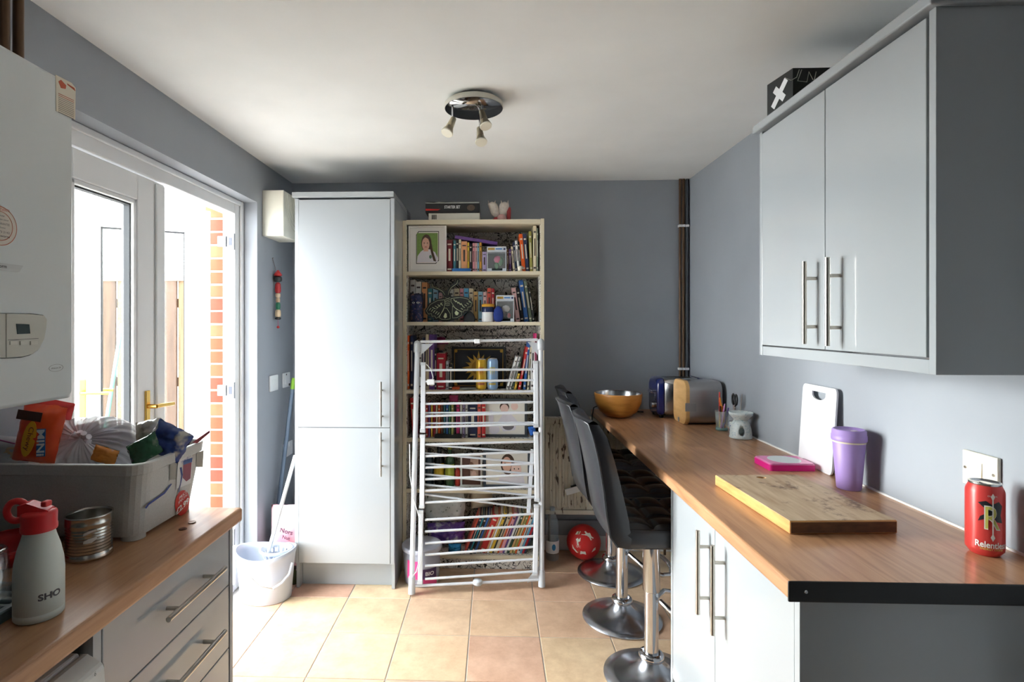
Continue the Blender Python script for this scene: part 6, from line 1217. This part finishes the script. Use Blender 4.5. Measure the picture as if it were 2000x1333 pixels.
for nm, lab, px, Yv, wv_, hv, tv, c_, sd, rv in (('crisp_packet', 'crumpled dark green crisp packet at the tub rim', (282, 878), 1.42, .085, .06, .035, [(.3, (26, 70, 48)), (.55, (44, 100, 70)), (.72, (196, 200, 190))], 71, .5), ('crisp_packet', 'crumpled blue and silver crisp packet leaning on the tub corner', (330, 862), 1.45, .1, .085, .04, [(.3, (34, 56, 120)), (.5, (60, 84, 150)), (.58, (206, 202, 192)), (.8, (190, 184, 172))], 72, -.5), ('crisp_packet', 'crumpled silver backed packet behind the green crisp packet', (292, 846), 1.5, .07, .07, .04, [(.3, (150, 146, 134)), (.6, (200, 196, 184)), (.8, (120, 118, 110))], 73, .2), ('foil_packet', 'small orange packet with torn silver foil edge at the tub rim', (205, 890), 1.37, .06, .04, .02, [(.3, (206, 116, 40)), (.58, (220, 140, 60)), (.64, (206, 206, 206))], 74, -.3)):
    c = at(*px, Y=Yv); q = MB(); pillow(q, c, (math.cos(rv), .1, math.sin(rv)), (-math.sin(rv), .15, math.cos(rv)), wv_, hv, tv, sd, wr=.55); o = q.build(nm, ramp_mat('foil_%d' % sd, c_, .25, 16, detail=3), weld=False); tag(o, lab, 'packet')
    if sd == 72: text('packet_letters', 'TE', WHP, o, c + V((-.02, -.034, -.012)), (-1, 0, .2), (-.2, 0, -1), width=.026, bold=.03)
q = [at(x, y, Y=1.55) for x, y in ((375, 865), (408, 842), (409, 846), (385, 866))]; tag(MB().add(q + [p + V((0, .004, 0)) for p in q], [(0, 1, 2, 3), (4, 5, 6, 7), (0, 1, 5, 4), (1, 2, 6, 5), (2, 3, 7, 6), (3, 0, 4, 7)]).build('red_leaflet', mat('faded_red', (196, 90, 90), .6)), 'folded faded red leaflet poking up at the tub far corner', 'leaflet')
# tin can
tn = V((-.965, 1.262, Z)); th_, tr = .102, .0475; ti = thing('tin_can', 'empty ribbed steel food tin standing beside the storage tub', 'tin', tn)
prof = [(tr * .97, 0), (tr * 1.02, .002), (tr * 1.02, .006), (tr, .009)] + [(tr - .003 * (k % 2), .013 + k * .0036) for k in range(19)] + [(tr, .085), (tr, th_ - .006), (tr * 1.03, th_ - .003), (tr * 1.03, th_), (tr * .97, th_), (tr * .96, th_ - .006), (tr * .95, .006), (.001, .004)]
MB().lathe(tn, prof, n=44, caps=(True, False)).build('wall', mat('tinplate', (196, 194, 188), .2, 1, var=.1, scale=14), ti)
q = MB(); wv = (tn.x, tn.y, tr, -PI / 2 + .7)
for z0, sh in ((.066, .004), (.048, -.002)): wrap_poly(q, [(-.014, z0 - .004), (.002, z0 - .002 + sh), (.013, z0 + .003), (.012, z0 + .008), (-.004, z0 + .006), (-.013, z0 + .002)], wv, tn.z, 0, .001)
q.build('label_residue', mat('paper_residue', (214, 210, 202), .9), ti)
# steel bottle with red lid
sb = V((-.862, 1.0, Z)); bo2 = thing('drinks_bottle', 'white steel drinks bottle with a red flip lid and loop', 'bottle', sb); BWM = mat('bottle_white', (214, 222, 216), .42, var=.02); RD = mat('red_lid', (222, 50, 54), .35, var=.03)
MB().lathe(sb, [(.037, 0), (.0395, .003), (.0395, .014), (.039, .0145), (.0395, .015), (.0395, .085), (.038, .105), (.033, .13), (.0275, .148), (.0255, .156), (.0255, .165)], n=44).build('body', BWM, bo2)
ld = MB().lathe(sb, [(.0285, .162), (.029, .164), (.029, .171), (.028, .172), (.0285, .192), (.0275, .196), (.02, .199), (.001, .2)], n=36).build('lid', RD, bo2)
lx, lu = V((1, .28, 0)).normalized(), V((0, 0, 1))
MB().prism([(-.026, .0), (.014, .0), (.024, .002), (.024, .008), (.01, .014), (-.012, .024), (-.026, .02)], sb + V((0, -.013, .192)), lx, lu, -.026).build('flip_cover', RD, ld, bev=.003)
MB().tube([sb + V((0, 0, .2)) + lx * (-.036 + .0165 * math.cos(a)) + lu * .0185 * math.sin(a) for a in [2 * PI * i / 20 for i in range(21)]], .0062, n=10).build('carry_loop', RD, ld)
MB().box(sb + V((.008, -.008, .206)), sb + V((.02, .008, .217))).build('spout_tab', RD, ld, bev=.003)
text('brand_word', 'SHO', mat('grey_logo', (76, 76, 80), .5), bo2, (0, 0, sb.z + .047), (1, 0, 0), (0, 0, 1), width=.037, height=.0125, wrap=(sb.x, sb.y, .0395, math.atan2(-sb.y, -sb.x) + .42), bold=.03)
# draining board, upturned glass, red bowl, coins
dr = thing('draining_board', 'grey ribbed draining tray at the worktop edge under the glass', 'draining tray', (-1.1, .8, Z)); DG = mat('tray_grey', (120, 134, 140), .4)
dx0, dx1, dya, dyb = -1.3, -.905, .5, 1.085
MB().box((dx0, dya, Z), (dx1, dyb, Z + .006)).build('pan', DG, dr)
for a_, b_ in (((dx0, dya), (dx0 + .015, dyb)), ((dx1 - .015, dya), (dx1, dyb)), ((dx0, dya), (dx1, dya + .015)), ((dx0, dyb - .015), (dx1, dyb))): MB().box((*a_, Z), (*b_, Z + .022)).build('rim', DG, dr, bev=.004)
for k in range(22): MB().box((dx0 + .018, dya + .022 + k * .0252, Z + .006), (dx1 - .018, dya + .032 + k * .0252, Z + .014)).build('rib', DG, dr, bev=.002)
gl = V((-1.0, 1.035, Z + .0145)); gg_ = thing('glass_tumbler', 'clear glass tumbler turned upside down on the draining tray', 'glass', gl)
MB().lathe(gl, [(.041, 0), (.0385, 0), (.036, .02), (.032, .075), (.001, .079), (.001, .088), (.03, .09), (.034, .086), (.037, .05), (.041, 0)], n=32, caps=(False, False)).build('wall', pane_mat('tumbler_glass', (.9, .93, .93), .16), gg_)
MB().lathe(gl, [(.024, .0895), (.03, .092), (.033, .089), (.029, .087), (.024, .0895)], n=28, caps=(False, False)).build('foot_ring', pane_mat('thick_glass', (.85, .89, .89), .3), gg_)
rb_ = V((-1.13, 1.222, Z)); rr_ = thing('red_bowl', 'shallow red bowl half hidden behind the white drinks bottle', 'bowl', rb_); MB().lathe(rb_, [(.05, 0), (.055, .003), (.085, .03), (.092, .045), (.089, .046), (.08, .032), (.05, .007), (.001, .006)], n=36, caps=(True, False)).build('bowl', mat('red_melamine', (176, 30, 34), .3), rr_)
MB().lathe(rb_, [(.0925, .0445), (.0935, .047), (.0885, .0475), (.088, .0455)], n=36, caps=(False, False)).build('rim', mat('red_melamine', (176, 30, 34), .3), rr_)
for k, (x_, y_) in enumerate(((357, 1034), (375, 1021))):
    c = at(x_, y_, Z=Z); t = thing('coin', ['small brown coin beside the storage tub, closer to the tin can', 'small brown coin beside the storage tub, closer to the garden doors'][k], 'coin', c, 'coins beside the tub')
    MB().lathe(c, [(.0098, 0), (.0102, .0004), (.0102, .0014), (.0098, .0018), (.0085, .0015), (.001, .0015)], n=24).build('disc', mat('bronze_coin', (110, 84, 64), .35, .7), t)
